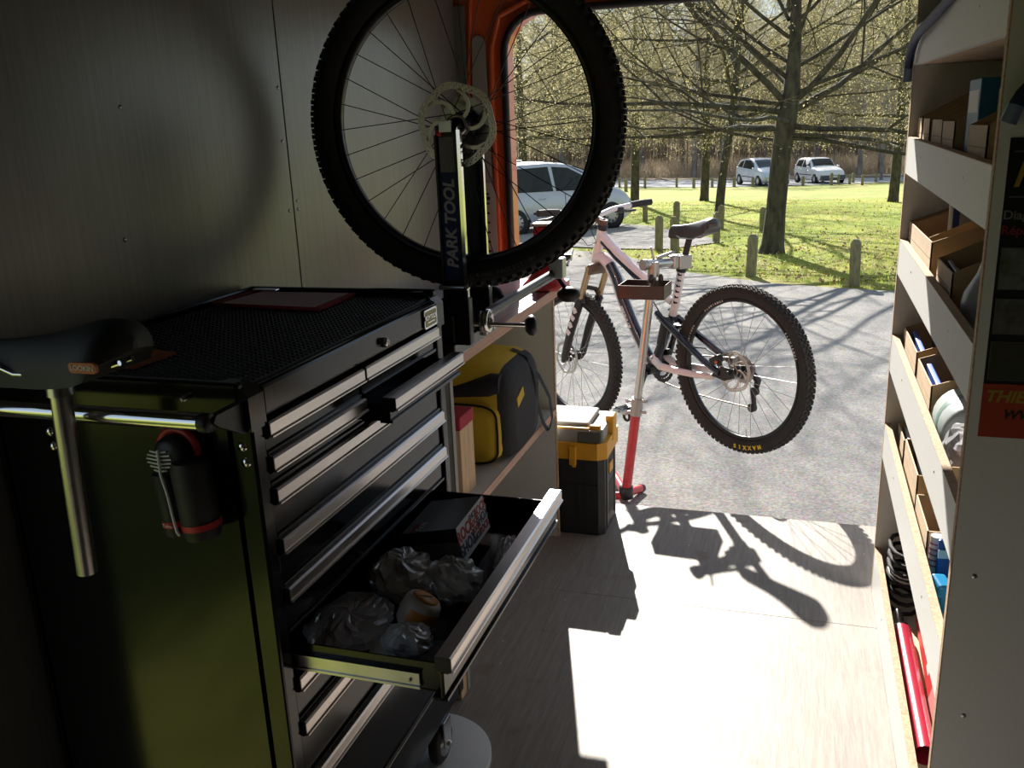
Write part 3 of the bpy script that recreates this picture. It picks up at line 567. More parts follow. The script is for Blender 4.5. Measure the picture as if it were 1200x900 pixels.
# ================================================================ WHEELS (shared meshes, axle along local Y)
RW=.371
def wheel_meshes():
    D={}
    t=MB().lathe([(.312,-.012),(.318,-.018),(.334,-.0265),(.350,-.0255),(.361,-.018),(.3645,-.008),(.365,0),(.3645,.008),(.361,.018),(.350,.0255),(.334,.0265),(.318,.018),(.312,.012)],axis='Y',n=72); D['tire']=t.mesh('tire',rubber)
    k=MB()
    for i in range(88):
        a=2*math.pi*i/88
        for (r,h,dy,da,sx,sy,sz) in ((.366,0,0,0,.011,.010,.008),(.365,.0,.011,.5,.010,.008,.009),(.365,0,-.011,.5,.010,.008,.009),(.3595,0,.0215,0,.012,.008,.010),(.3595,0,-.0215,0,.012,.008,.010)):
            b=a+da*2*math.pi/88; mx=Matrix.Rotation(-b,4,'Y')@Matrix.Translation((r,dy,0))@Matrix.Rotation(0 if abs(dy)<.015 else (.5 if dy>0 else -.5),4,'Z')
            k.box((-sz/2,-sy/2,-sx/2),(sz/2,sy/2,sx/2),0,mx)
    D['knobs']=k.mesh('tread_knobs',rubtread)
    D['rim']=MB().lathe([(.296,-.009),(.300,-.012),(.314,-.0125),(.314,.0125),(.300,.012),(.296,.009)],axis='Y',n=64,closedprof=True).mesh('rim',mat('rim_black',(.02,.02,.022),.3,.3))
    D['hub']=MB().lathe([(0,-.062),(.0085,-.062),(.0085,-.05),(.018,-.045),(.027,-.034),(.027,-.03),(.015,-.026),(.014,.02),(.027,.026),(.027,.03),(.019,.036),(.0085,.05),(.0085,.062),(0,.062)],axis='Y',n=22).mesh('hub',blackm)
    s=MB().tube([(.026,0,0),(.298,0,0)],.0011,5); D['spoke']=s.mesh('spoke',mat('black_spoke',(.03,.03,.03),.3,.8))
    D['spoke2']=s.mesh('spoke',mat('steel_spoke',(.3,.3,.31),.3,.9))
    rot=MB(); N=108; th=.0009
    def rad(a): return .090+.0025*math.cos(6*a)
    for i in range(N):
        a,b=2*math.pi*i/N,2*math.pi*(i+1)/N
        for q in range(6):
            if q in (1,4) and i%3==(q//3): continue
            if q in (2,) and i%3==2: continue
            f0,f1=q/6,(q+1)/6
            def pt(an,f,y): r=rad(an)-.0155*(1-f); return (r*math.cos(an),y,r*math.sin(an))
            rot.add([pt(a,f0,-th),pt(b,f0,-th),pt(b,f1,-th),pt(a,f1,-th),pt(a,f0,th),pt(b,f0,th),pt(b,f1,th),pt(a,f1,th)],[(0,1,2,3),(7,6,5,4),(0,4,5,1),(3,2,6,7),(0,3,7,4),(1,5,6,2)])
    for k_ in range(6):
        a=k_*math.pi/3; P_=[]
        for u in range(7):
            t_=u/6; r=.022+(.076-.022)*t_; an=a+.75*t_*t_; P_.append((r*math.cos(an),0,r*math.sin(an)))
        L_=[];Rr=[]
        for u,p in enumerate(P_):
            q=P_[min(u+1,6)]; o_=P_[max(u-1,0)]; d=Vector((q[0]-o_[0],0,q[2]-o_[2])).normalized(); nn=Vector((-d.z,0,d.x))*(.0042); L_.append((p[0]+nn.x,p[2]+nn.z)); Rr.append((p[0]-nn.x,p[2]-nn.z))
        for u in range(6): rot.prism([L_[u],L_[u+1],Rr[u+1],Rr[u]],-th,th,'Y')
    rot.lathe([(.014,-th),(.024,-th),(.024,th),(.014,th)],axis='Y',n=24,closedprof=True)
    D['rotor']=rot.mesh('brake_rotor',mat('rotor_steel',(.52,.48,.44),.35,1,var=.1))
    c=MB()
    for g in range(9):
        teeth=12+g*3; r=.024+g*.0046; y=.046-g*.0042; pts=[]
        for i in range(teeth*2):
            a=math.pi*i/teeth; rr=r+(.0028 if i%2 else -.0012); pts.append((rr*math.cos(a),rr*math.sin(a)))
        inn=[(p[0]*.72,p[1]*.72) for p in pts]; n=len(pts)
        for h in (y-.0008,y+.0008): 
            c.add([(p[0],h,p[1]) for p in pts]+[(p[0],h,p[1]) for p in inn],[(i,(i+1)%n,n+(i+1)%n,n+i) for i in range(n)])
        c.add([(p[0],y-.0008,p[1]) for p in pts]+[(p[0],y+.0008,p[1]) for p in pts],[(i,(i+1)%n,n+(i+1)%n,n+i) for i in range(n)])
    for k_ in range(5):
        a=k_*2*math.pi/5; c.prism([(math.cos(a+d)*r,math.sin(a+d)*r) for d,r in ((-.25,.016),(-.1,.045),(.1,.045),(.25,.016))],.012,.015,'Y')
    D['cassette']=c.mesh('cassette',mat('cassette_steel',(.42,.41,.4),.35,1))
    return D
WM=wheel_meshes()
def put_wheel(parent,prefix,mx,spoke='spoke',cass=True,rside=-1,ns=32,asroot=False):
    """parts hang under `parent`; mx places the wheel frame in the thing's frame"""
    def ch(name,me,m=Matrix.Identity(4),par=None):
        o=bpy.data.objects.new(name,me); COL.objects.link(o); o.parent=par or parent
        o.matrix_local=(mx@m) if par is None else m; return o
    if asroot: base=None; tyre=ch('tire',WM['tire'])
    else:
        base=ch(prefix,WM['rim']); tyre=ch('tire',WM['tire'],Matrix.Identity(4),base)
    if asroot: ch('rim',WM['rim'])
    if asroot: ch('tread_knobs',WM['knobs'],Matrix.Identity(4),tyre)
    else: ch('tread_knobs',WM['knobs'],Matrix.Identity(4),base)
    ch('hub',WM['hub'],Matrix.Identity(4),base)
    for i in range(ns):
        s=1 if i%2 else -1; d=1 if (i//2)%2 else -1; a=2*math.pi*i/ns
        tilt=math.atan2(s*.03,.27); tang=d*.30
        # spoke from hub flange tangentially to the rim
        p1=Vector((.300*math.cos(a),0,.300*math.sin(a))); p0=Vector((.025*math.cos(a+d*1.35),s*.031,.025*math.sin(a+d*1.35)))
        v=(p1-p0); q=Vector((1,0,0)).rotation_difference(v.normalized()).to_matrix().to_4x4(); sc=v.length/.272
        ch('spoke',WM[spoke],Matrix.Translation(p0)@q@Matrix.Diagonal((sc,1,1,1))@Matrix.Translation((-.026,0,0)),base)
    ch('brake_rotor',WM['rotor'],Matrix.Translation((0,rside*.047,0))@Matrix.Rotation(.3,4,'Y'),base)
    if cass: ch('cassette',WM['cassette'],Matrix.Scale(-rside,4,(0,1,0)),base)
    ch('valve',MB().cyl((.296,0,0),(.26,0,0),.0028,.002,8).mesh('valve',steel),Matrix.Rotation(1.72,4,'Y'),base)
    return base or tyre
# wheel in the truing stand
wc=Vector((-.733,1.95,1.40))
bw=thing('bicycle_wheel','mountain bike wheel with knobbly tire mounted in the truing stand','wheel',wc-Vector((0,0,RW)))
put_wheel(bw,'wheel',Matrix.Translation((0,0,RW))@Matrix.Rotation(math.radians(3),4,'Z'),asroot=True)
tx=mat('tire_print_orange',(.22,.06,.03),.6); gy_=mat('tire_print_grey',(.09,.09,.085),.6)
def arctext(body,r,a_mid,size,face,mx,m,parent,name,flip=False,bold=0,dark=None):
    n=len(body); step=size*.78/r
    for i,chh in enumerate(body):
        if chh==' ': continue
        a=a_mid+(i-(n-1)/2)*step*(1 if flip else -1)
        t=textmb(chh,size,.0004,bold=bold); rad=Vector((math.cos(a),0,math.sin(a))); tg=Vector((-math.sin(a),0,math.cos(a)))
        up=rad if not flip else -rad
        nn=Vector((0,face,0)); xdir=up.cross(nn)      # x × up = n
        t.xf(mx@frame(rad*r+Vector((0,face*.0272,0)),xdir,up)); o=obj(name,t,m,parent)
wm=Matrix.Translation((0,0,RW))
arctext('CONTINENTAL',.336,math.radians(214),.012,-1,wm,tx,bw,'tire_lettering',flip=True)
arctext('X-KING PROTECTION',.338,math.radians(285),.013,-1,wm,gy_,bw,'tire_lettering',flip=True)
# ---------------------------------------------------------------- truing stand
T=thing('truing_stand','steel and black truing stand with blue labelled uprights on the workbench','truing stand',(-.80,1.95,.878))
zt=.878
obj('base_block',MB().box((-1.0,1.85,zt),(-.745,2.06,zt+.035),.004).box((-.80,1.86,zt+.035),(-.748,2.05,zt+.10),.004),mat('stand_black',(.02,.02,.02),.4,coat=.4),T,True)
def upright(y,tagl,z1):
    ch=MB(); ch.box((-.772,y-.003,zt+.03),(-.717,y+.003,z1),.001); ch.box((-.772,y-.012,zt+.03),(-.767,y+.012,z1-.02)); ch.box((-.722,y-.012,zt+.03),(-.717,y+.012,z1-.01))
    u=obj('upright',ch,blackm,T,True); tag(u,tagl)
    obj('steel_edge',MB().box((-.717,y-.012,zt+.06),(-.7155,y+.012,z1-.005)).box((-.719,y-.0125,zt+.06),(-.711,y-.0118,z1-.01)),chrome,u,True)
    obj('lock_block',MB().box((-.778,y-.013,zt+.03),(-.710,y+.013,zt+.14),.003),blackm,u,True)
    return u
u1=upright(1.878,'near upright with blue maker label',1.40); u2=upright(2.022,'far upright',1.38)
yl=1.8745
obj('blue_label',MB().box((-.767,yl,1.06),(-.725,yl+.0008,1.30)),mat('label_blue',(.01,.03,.13),.5),u1,True)
obj('grey_plate',MB().box((-.764,yl-.0002,1.30),(-.730,yl+.0008,1.375)),mat('grey_plate',(.28,.27,.25),.5),u1,True)
t=textmb('PARK TOOL',  .036,.0004,shear=.2,bold=.0012); t.xf(frame((-.745,yl-.0006,1.185),(0,0,1),(-1,0,0))); obj('label_text',t,mat('label_white',(.55,.55,.57),.5),u1,True)
obj('red_knob',MB().ball((-.76,1.868,1.385),.008,12,8),red,u1,True)
for y in (1.862,2.04):
    obj('axle_slot_lip',MB().box((-.757,y-.002,1.385),(-.727,y+.002,1.41),.001),steel,T,True)
obj('pivot_bolt',MB().cyl((-.715,1.868,zt+.165),(-.78,1.868,zt+.165),.006,.006,10).ball((-.714,1.868,zt+.165),.008),chrome,T,True)
# sliding arm, crossbar and knobs
obj('foot_plate',MB().box((-.79,1.87,zt),(-.757,2.20,zt+.012),.002).box((-.765,2.02,zt+.012),(-.757,2.12,zt+.05)),steel,T,True)
ca=obj('caliper_arm',MB().tube([(-.70,1.95,.965),(-.63,2.35,1.003)],.0155,4,flat=(1,.55)),mat('stand_black',(.02,.02,.02),.4,coat=.4),T,True)
obj('caliper_tip',MB().box((-.645,2.32,.99),(-.605,2.36,1.045),.003).tube([(-.635,2.34,1.03),(-.66,2.33,1.07),(-.675,2.32,1.10)],.004,8).tube([(-.62,2.35,1.03),(-.63,2.36,1.07),(-.65,2.36,1.1)],.003,8),mat('caliper_silver',(.6,.65,.66),.35,.6),ca,True)
obj('arm_knob',MB().tube([(-.625,2.34,.99),(-.60,2.34,.955)],.006,10).ball((-.595,2.34,.944),(.034,.026,.022)),blackp,ca,True)
cb=obj('adjuster_rod',MB().tube([(-.76,1.93,.945),(-.62,2.0,.93)],.006,12),chrome,T,True)
obj('rod_knob',MB().lathe([(0,-.012),(.015,-.012),(.024,-.004),(.026,.006),(.02,.013),(0,.015)],(0,0,0),'X',18).xf(Matrix.Translation((-.607,2.005,.929))@Matrix.Rotation(.45,4,'Z')),blackp,cb,True)
obj('clamp_ring',MB().lathe([(.02,-.01),(.028,-.01),(.028,.01),(.02,.01)],(-.70,1.95,.95),'X',20,closedprof=True),chrome,T,True)
obj('rear_plate',MB().box((-.775,2.045,zt+.012),(-.735,2.052,zt+.14),.001).box((-.765,2.043,.98),(-.748,2.046,1.0)),offw,T,True)
obj('rear_knob',MB().lathe([(0,-.016),(.022,-.014),(.026,0),(.022,.012),(0,.014)],(-.72,2.075,.985),'Y',18),blackp,T,True)
# red clamp vice on the bench end
v=thing('bench_vice','red bench vice at the far end of the workbench','vice',(-.80,2.82,.877))
obj('vice_base',MB().lathe([(0,0),(.075,0),(.078,.012),(.06,.03),(.045,.05),(.05,.075),(0,.08)],(-.79,2.80,.878),'Z',24),redp,v,True)
obj('vice_body',MB().box((-.83,2.755,.95),(-.73,2.845,1.01),.012).box((-.82,2.77,1.0),(-.757,2.83,1.085),.006),redp,v,True)
obj('vice_jaw',MB().box((-.825,2.765,1.085),(-.752,2.835,1.094),.003),mat('jaw_pad',(.6,.5,.42),.5),v,True)
obj('vice_screw',MB().tube([(-.76,2.80,.98),(-.70,2.80,.98)],.012,12).tube([(-.705,2.76,.96),(-.705,2.84,1.0)],.005,8),steel,v,True)
# ================================================================ SHELF OF THE BENCH
bg_=thing('duffel_bag','yellow and black sports holdall with hanging strap on the bench shelf','bag',(-.93,2.4,.472))
ybag=mat('yellow_canvas',(.62,.42,.03),.75,var=.12,scale=8,bump=.3,bscale=25); kbag=mat('black_canvas',(.012,.012,.017),.8,var=.2,bump=.2)
def loft(secs,n=28):
    rows=[]
    for (y,x0,x1,z0,z1,e) in secs:
        cx,cz,rx,rz=(x0+x1)/2,(z0+z1)/2,(x1-x0)/2,(z1-z0)/2; row=[]
        for j in range(n):
            a=2*math.pi*j/n; c,s_=math.cos(a),math.sin(a)
            row.append((cx+rx*math.copysign(abs(c)**e,c),y,cz+rz*math.copysign(abs(s_)**e,s_)))
        rows.append(row)
    return rows
zb=.473
def loftx(secs,n=28):
    rows=[]
    for (x,y0,y1,z0,z1,e) in secs:
        cy,cz,ry,rz=(y0+y1)/2,(z0+z1)/2,(y1-y0)/2,(z1-z0)/2; row=[]
        for j in range(n):
            a=2*math.pi*j/n; c,s_=math.cos(a),math.sin(a); row.append((x,cy+ry*math.copysign(abs(c)**e,c),cz+rz*math.copysign(abs(s_)**e,s_)))
        rows.append(row)
    return rows
rows=loftx([(-1.14,2.24,2.53,zb,zb+.24,.5),(-1.10,2.222,2.56,zb,zb+.28,.5),(-1.0,2.218,2.565,zb,zb+.29,.5),(-.9,2.218,2.565,zb,zb+.29,.5),(-.80,2.22,2.56,zb,zb+.282,.46),(-.778,2.226,2.556,zb,zb+.272,.44)])
m=MB().grid(rows,True,True); m.add(rows[0],[tuple(range(28))]); obj('yellow_body',m,ybag,bg_,True)
rows=loftx([(-.779,2.2255,2.557,zb,zb+.273,.44),(-.764,2.232,2.552,zb+.001,zb+.262,.42),(-.752,2.25,2.54,zb+.006,zb+.24,.4),(-.746,2.29,2.49,zb+.03,zb+.19,.45)])
m=MB().grid(rows,True,True); m.add(rows[-1],[tuple(range(28))]); obj('black_end',m,kbag,bg_,True)
rows=loftx([(-1.0,2.214,2.27,zb+.192,zb+.225,.8),(-.9,2.211,2.265,zb+.19,zb+.228,.8),(-.80,2.211,2.275,zb+.195,zb+.262,.8),(-.772,2.22,2.28,zb+.205,zb+.258,.8)]); m=MB().grid(rows,True,True); m.add(rows[0],[tuple(range(28))]); m.add(rows[-1],[tuple(range(28))]); obj('black_top_panel',m,kbag,bg_,True)
pk=loft([(2.204,-1.10,-.80,zb+.012,zb+.155,.35),(2.208,-1.12,-.775,zb+.003,zb+.178,.35),(2.235,-1.13,-.77,zb+.001,zb+.184,.35)]); m=MB().grid(pk,True,True); m.add(pk[0],[tuple(range(28))]); obj('front_pocket',m,ybag,bg_,True)
obj('pocket_piping',MB().tube([(p[0],p[1]-.001,p[2]) for p in pk[1]],.0035,6,True),kbag,bg_,True)
obj('yellow_tab',MB().prism([(2.30,zb+.175),(2.36,zb+.195),(2.37,zb+.165),(2.31,zb+.145)],-.7522,-.743,'X'),ybag,bg_,True)
obj('strap',MB().grid([[(p[0],p[1]-.014,p[2]),(p[0],p[1]+.014,p[2])] for p in [(-.80,2.44,zb+.285),(-.756,2.46,zb+.262),(-.738,2.49,zb+.18),(-.752,2.53,zb+.09),(-.745,2.56,zb+.02),(-.738,2.585,zb-.015),(-.735,2.60,zb-.02),(-.733,2.63,zb+.01),(-.74,2.63,zb+.08),(-.765,2.60,zb+.16),(-.80,2.57,zb+.225)]]),kbag,bg_,True)
obj('zip_pull',MB().obox((-.93,2.205,zb+.196),(.035,.006,.014),(0,0,0),.003),blackp,bg_,True)
w_=thing('wood_block','pine block with a red top standing between the chest and the yellow bag','block',(-.86,2.03,.472))
obj('pine_block',MB().box((-.93,1.965,.473),(-.79,2.06,.66),.002),pine,w_,True); obj('red_top',MB().box((-.93,1.962,.66),(-.788,2.062,.695),.003),mat('crimson_felt',(.4,.02,.05),.8,var=.1),w_,True)
# ================================================================ TOOLBOX
tb=thing('toolbox','black and yellow plastic toolbox with grey lid on the van floor','toolbox',(-.78,2.91,0))
bk=mat('toolbox_black',(.02,.021,.024),.5,var=.15,bump=.1,bscale=200); gl=mat('toolbox_grey_lid',(.33,.32,.3),.55,var=.05)
y0,y1,x0,x1=2.79,3.02,-1.06,-.60
obj('lower_case',MB().prism([(x0,y0),(x1-.02,y0),(x1,y0+.02),(x1,y1-.02),(x1-.02,y1),(x0,y1)],0.002,.30,'Z'),bk,tb,True)
obj('mid_ledge',MB().box((x0,y0-.004,.185),(x1-.02,y0,.19)),bk,tb,True)
for x in (x1-.06,x1-.09): obj('front_rib',MB().box((x-.003,y0-.003,.06),(x+.003,y0,.28)),bk,tb,True)
yr=obj('yellow_rim',MB().prism([(x0,y0-.008),(x1-.02,y0-.008),(x1+.01,y0+.018),(x1+.01,y1-.018),(x1-.02,y1+.008),(x0,y1+.008)],.285,.345,'Z'),yellow,tb,True)
for x in (x1-.105,x1-.185,x1-.3): obj('yellow_latch',MB().box((x-.012,y0-.018,.265),(x+.012,y0-.006,.335),.003).box((x+.0,y0-.02,.26),(x+.01,y0-.008,.29)),yellow,yr,True)
obj('lid',MB().prism([(x0,y0),(x1-.03,y0),(x1-.005,y0+.02),(x1-.005,y1-.03),(x1-.025,y1-.003),(x0,y1-.003)],.345,.39,'Z').box((x0,y0+.025,.39),(x1-.055,y1-.02,.41),.008),gl,tb,True)
obj('dark_corner',MB().box((x1-.09,y0-.005,.346),(x1-.004,y0+.03,.385),.006),mat('lid_dark_grey',(.11,.11,.1),.5),tb,True)
obj('yellow_lid_line',MB().box((x0,y0+.004,.386),(x1-.05,y0+.022,.397),.003).box((x1-.05,y0+.01,.386),(x1-.012,y0+.03,.405),.004),yellow,tb,True)
obj('yellow_clasp',MB().box((x1-.015,2.90,.32),(x1+.014,2.96,.41),.005),yellow,tb,True)
for k in range(3): obj('lid_groove',MB().box((x0+.1,y0+.05+k*.03,.4095),(x1-.09,y0+.053+k*.03,.4112)),bk,tb,True)
for z0_,z1_ in ((.20,.275),(.05,.17)): obj('side_recess',MB().box((x1-.002,y0+.07,z0_),(x1+.001,y1-.055,z1_)),mat('deep_black',(.004,.004,.004),.6),tb,True)
obj('side_handle',MB().box((x1,y0+.075,.21),(x1+.008,y0+.13,.245),.003),yellow,tb,True)
obj('side_frame',MB().box((x1,y0+.045,.02),(x1+.004,y0+.06,.28)).box((x1,y1-.05,.02),(x1+.004,y1-.04,.28)),mat('lid_dark_grey',(.11,.11,.1),.5),tb,True)
# ================================================================ BICYCLE (local X forward, Y left, Z up)
bk_=thing('mountain_bike','pale pink and black full suspension mountain bike held in the repair stand','bicycle',(-.19,3.78,0),math.atan2(.6,-.8))
def bo_(name,mb,m,p=None): return obj(name,mb,m,p or bk_)
put_wheel(bk_,'rear_wheel',Matrix.Translation((.023,0,.357)),'spoke2',True,1,28)
put_wheel(bk_,'front_wheel',Matrix.Translation((1.162,0,.212)),'spoke2',False,1,28)
ylt=mat('print_yellow',(.7,.5,.02),.5)
rwm=Matrix.Translation((.023,0,.357))
for i,chh in enumerate('MAXXIS'):
    a=math.radians(258+ (i-2.5)*-1*0 + (i-2.5)*4.6); rad=Vector((math.cos(a),0,math.sin(a)))
    t=textmb(chh,.024,.0005,bold=.0012); up=rad; t.xf(rwm@frame(rad*.339+Vector((0,.0272,0)),up.cross(Vector((0,1,0))),up)); bo_('tire_lettering',t,ylt)
wh=mat('print_white',(.7,.7,.7),.5)
for am in (150,60,20):
    for i,chh in enumerate('SUNRINGLE'):
        a=math.radians(am+(i-4)*-2.6); rad=Vector((math.cos(a),0,math.sin(a))); t=textmb(chh,.011,.0003,bold=.0006); t.xf(rwm@frame(rad*.306+Vector((0,.0128,0)),rad.cross(Vector((0,1,0))),rad)); bo_('rim_lettering',t,wh)
def P2(pts,l=0): return [(a,l,z) for a,z in pts]
bo_('head_tube',MB().tube(P2([(.918,.90),(.97,.735)]),.0235,14),pinkw)
bo_('top_tube',MB().tube(P2([(.922,.875),(.88,.845),(.80,.79),(.70,.735),(.61,.688),(.50,.63),(.435,.60)]),[.026,.026,.024,.022,.02,.019,.018],14),pinkw)
bo_('top_tube_decal',MB().tube([(a,.012,z-.012) for a,z in [(.90,.855),(.80,.785),(.70,.73),(.61,.684),(.52,.637)]],[.016,.0155,.014,.0125,.01],10),navy)
dt=[(.957,.765),(.91,.762),(.86,.73),(.81,.665),(.763,.565),(.69,.448),(.618,.349),(.545,.268)]
bo_('down_tube',MB().tube(P2(dt),[.026,.030,.032,.032,.031,.030,.030,.030],16),pinkw)
dd=bo_('down_tube_decal',MB().tube([(a-.012,.012,z+.006) for a,z in dt[2:]],[.024,.0262,.0258,.0255,.025,.022],12),navy)
t=textmb('MERIDA',.034,.0005,bold=.0008); t.xf(frame((.703,.037,.497),Vector((-.53,0,-.85)),Vector((.6,.6,-.5)))); bo_('frame_lettering',t,wh,dd)
bo_('seat_tube',MB().tube(P2([(.378,.765),(.40,.66),(.417,.582),(.432,.54)]),.0195,14),pinkw)
for k in range(6): bo_('seat_tube_letter',MB().obox((.374+k*.0054,.0145,.735-k*.026),(.003,.017,.013),(0,.2,-.78)),navy)
bo_('lower_seat_tube',MB().tube(P2([(.432,.54),(.47,.45),(.515,.35),(.545,.268)]),[.02,.021,.024,.028],14),navy)
bo_('shock',MB().tube([(.45,.03,.50),(.475,.03,.40)],.021,14).tube([(.475,.03,.41),(.51,.03,.31)],.013,12).box((.435,-.03,.495),(.465,.04,.525),.005),blackm)
bo_('rocker_link',MB().prism([(.50,.555),(.43,.535),(.425,.50),(.49,.52)],-.045,.045,'Y'),blackm)
bo_('pivot_bolt',MB().cyl((.512,.05,.328),(.512,.062,.328),.009,.009,12).cyl((.46,.045,.515),(.46,.054,.515),.008,.008,12),steel)
for s in (1,-1):
    bo_('chainstay',MB().tube([(.52,s*.035,.335),(.50,s*.042,.315),(.46,s*.048,.297),(.36,s*.054,.298),(.24,s*.06,.305),(.12,s*.066,.318)],[.016,.019,.018,.0165,.015,.014],12),pinkw)
    bo_('seatstay',MB().tube([(.495,s*.04,.548),(.42,s*.048,.506),(.30,s*.056,.442),(.18,s*.063,.38),(.08,s*.068,.342)],[.014,.0165,.0155,.015,.014],12),navy)
    bo_('dropout',MB().prism([(.13,.325),(.07,.375),(.01,.375),(.0,.335),(.05,.315)],s*.064,s*.072,'Y'),blackm)
bo_('rear_caliper',MB().obox((.10,.07,.40),(.06,.03,.035),(0,.5,0),.006).obox((.075,.078,.385),(.012,.02,.01),(0,.5,0),.002),blackm)
bo_('caliper_screw',MB().ball((.085,.088,.395),.008),mat('orange_anodised',(.6,.15,.02),.3,.6))
bo_('rear_axle',MB().cyl((.023,.06,.357),(.023,.086,.357),.011,.008,12),blackm)
bo_('seat_post',MB().tube(P2([(.39,.72),(.335,.895)]),.0145,14),blackm)
bo_('seat_collar',MB().tube(P2([(.383,.748),(.375,.775)]),.0235,14).obox((.365,0,.765),(.03,.014,.018)),blackm)
sdl=MB(); saddle(sdl,(.46,0,.928),(.175,0,.962),W=.068); bo_('saddle',sdl,mat('bike_saddle',(.05,.045,.04),.4,var=.2))
for s in (1,-1): bo_('saddle_rail',MB().tube([(.43,s*.01,.918),(.37,s*.02,.899),(.29,s*.022,.902),(.21,s*.035,.94)],.0036,8),steel)
# crankset
bo_('bottom_bracket',MB().cyl((.543,-.05,.266),(.543,.055,.266),.027,.027,18),blackm)
bo_('crank_arm',MB().tube([(.543,.066,.266),(.560,.07,.215),(.585,.076,.13),(.603,.078,.07)],[.02,.0165,.014,.014],10),black)
bo_('crank_arm',MB().tube([(.543,-.066,.266),(.525,-.07,.32),(.50,-.076,.4),(.485,-.078,.46)],[.02,.0165,.014,.014],10),black)
for (a,z,s) in ((.603,.07,1),(.485,.46,-1)):
    pd=bo_('pedal',MB().box((a-.045,s*.09,z-.010),(a+.045,s*.11,z+.010),.003).box((a-.045,s*.16,z-.01),(a+.045,s*.18,z+.01),.003).box((a-.045,s*.095,z-.008),(a-.033,s*.175,z+.008),.002).box((a+.033,s*.095,z-.008),(a+.045,s*.175,z+.008),.002),steel)
    bo_('pedal_spindle',MB().cyl((a,s*.08,z),(a,s*.18,z),.009,.007,10),blackm,pd)
    bo_('clip_mechanism',MB().tube([(a+.02*math.cos(q),s*.13,z-.035+.022*math.sin(q)) for q in [i*.52 for i in range(13)]],.007,8),blackm,pd)
for r,y in ((.078,-.043),(.058,-.037)):
    m=MB(); n=44; o_=[((r+(.003 if i%2 else -.001))*math.cos(2*math.pi*i/n),(r+(.003 if i%2 else -.001))*math.sin(2*math.pi*i/n)) for i in range(n)]; ii=[(p[0]*.78,p[1]*.78) for p in o_]
    for h in (y-.001,y+.001): m.add([(p[0]+.543,h,p[1]+.266) for p in o_]+[(p[0]+.543,h,p[1]+.266) for p in ii],[(i,(i+1)%n,n+(i+1)%n,n+i) for i in range(n)])
    for k in range(4): a=k*math.pi/2+.4; m.obox((.543+.03*math.cos(a),y,.266+.03*math.sin(a)),(.055,.004,.012),(0,-a,0))
    bo_('chainring',m,blackm)
chm=mat('chain_steel',(.2,.18,.14),.4,.9)
bo_('chain',MB().tube([(.545,-.043,.343),(.40,-.044,.352),(.20,-.045,.375),(.03,-.045,.395)],.0035,6).tube([(.56,-.043,.19),(.40,-.045,.175),(.2,-.05,.172),(.0,-.052,.178)],.0035,6),chm)
bo_('rear_derailleur',MB().tube([(.01,-.06,.335),(-.01,-.075,.30),(-.005,-.07,.26)],[.014,.016,.012],10).obox((-.003,-.06,.215),(.016,.02,.095),(0,.12,0),.004).cyl((.002,-.068,.178),(.002,-.05,.178),.02,.02,14).cyl((-.008,-.068,.255),(-.008,-.05,.255),.02,.02,14),blackm)
bo_('front_derailleur',MB().obox((.50,-.03,.345),(.05,.02,.03),(0,.3,0),.005).tube([(.50,-.02,.36),(.49,-.01,.42)],.005,6),blackm)
bo_('brake_hose',MB().tube([(.09,.08,.42),(.16,.07,.44),(.25,.07,.43),(.34,.066,.475),(.42,.06,.52),(.47,.05,.56),(.56,.03,.63),(.75,.025,.74),(.9,.02,.86)],.0028,6),blackp)
# fork and cockpit
fv=Vector((.224,0,-.478)).normalized()
bo_('fork_crown',MB().obox((.945,0,.705),(.05,.15,.05),(0,.43,0),.014),mat('fork_crown_brown',(.12,.08,.06),.4))
gold=mat('gold_stanchion',(.45,.33,.2),.25,.9)
for s in (1,-1):
    bo_('fork_stanchion',MB().tube([Vector((.945,s*.062,.72)),Vector((.945,s*.062,.705))+fv*.18],.0165,14),gold)
    l0=Vector((.945,s*.062,.705))+fv*.17
    lg=bo_('fork_lower',MB().tube([l0,l0+fv*.02,l0+fv*.2,Vector((1.158,s*.062,.222)),Vector((1.175,s*.06,.19))],[.021,.023,.0225,.02,.012],14),blackm)
    if s==1:
        for k in range(4):
            q=l0+fv*(.07+k*.045); bo_('fork_decal',MB().obox(q+Vector((-.004,.021,0)),(.026,.006,.03),(0,.43+.4*(k%2),0),.002),wh,lg)
bo_('fork_arch',MB().tube([(1.0,.062,.53),(1.03,.05,.585),(1.04,0,.60),(1.03,-.05,.585),(1.0,-.062,.53)],.013,10),blackm)
bo_('headset',MB().lathe([(0,-.012),(.025,-.012),(.025,.012),(0,.012)],(0,0,0),'Z',18).xf(Matrix.Translation((.913,0,.912))@Matrix.Rotation(-.3,4,'Y')),blackm)
bo_('stem',MB().tube(P2([(.91,.935),(.95,.948),(.985,.96)]),[.021,.019,.02],12).cyl((.918,0,.905),(.905,0,.95),.022,.022,14),mat('stem_brown',(.1,.055,.045),.35))
bar=[(.955,-.36,1.005),(.965,-.25,1.0),(.98,-.12,.985),(.987,-.05,.965),(.988,0,.962),(.987,.05,.965),(.98,.12,.985),(.965,.25,1.0),(.955,.36,1.005)]
hbz=bo_('handlebar',MB().tube(bar,.0135,12),mat('bar_white',(.75,.75,.75),.3,coat=.5))
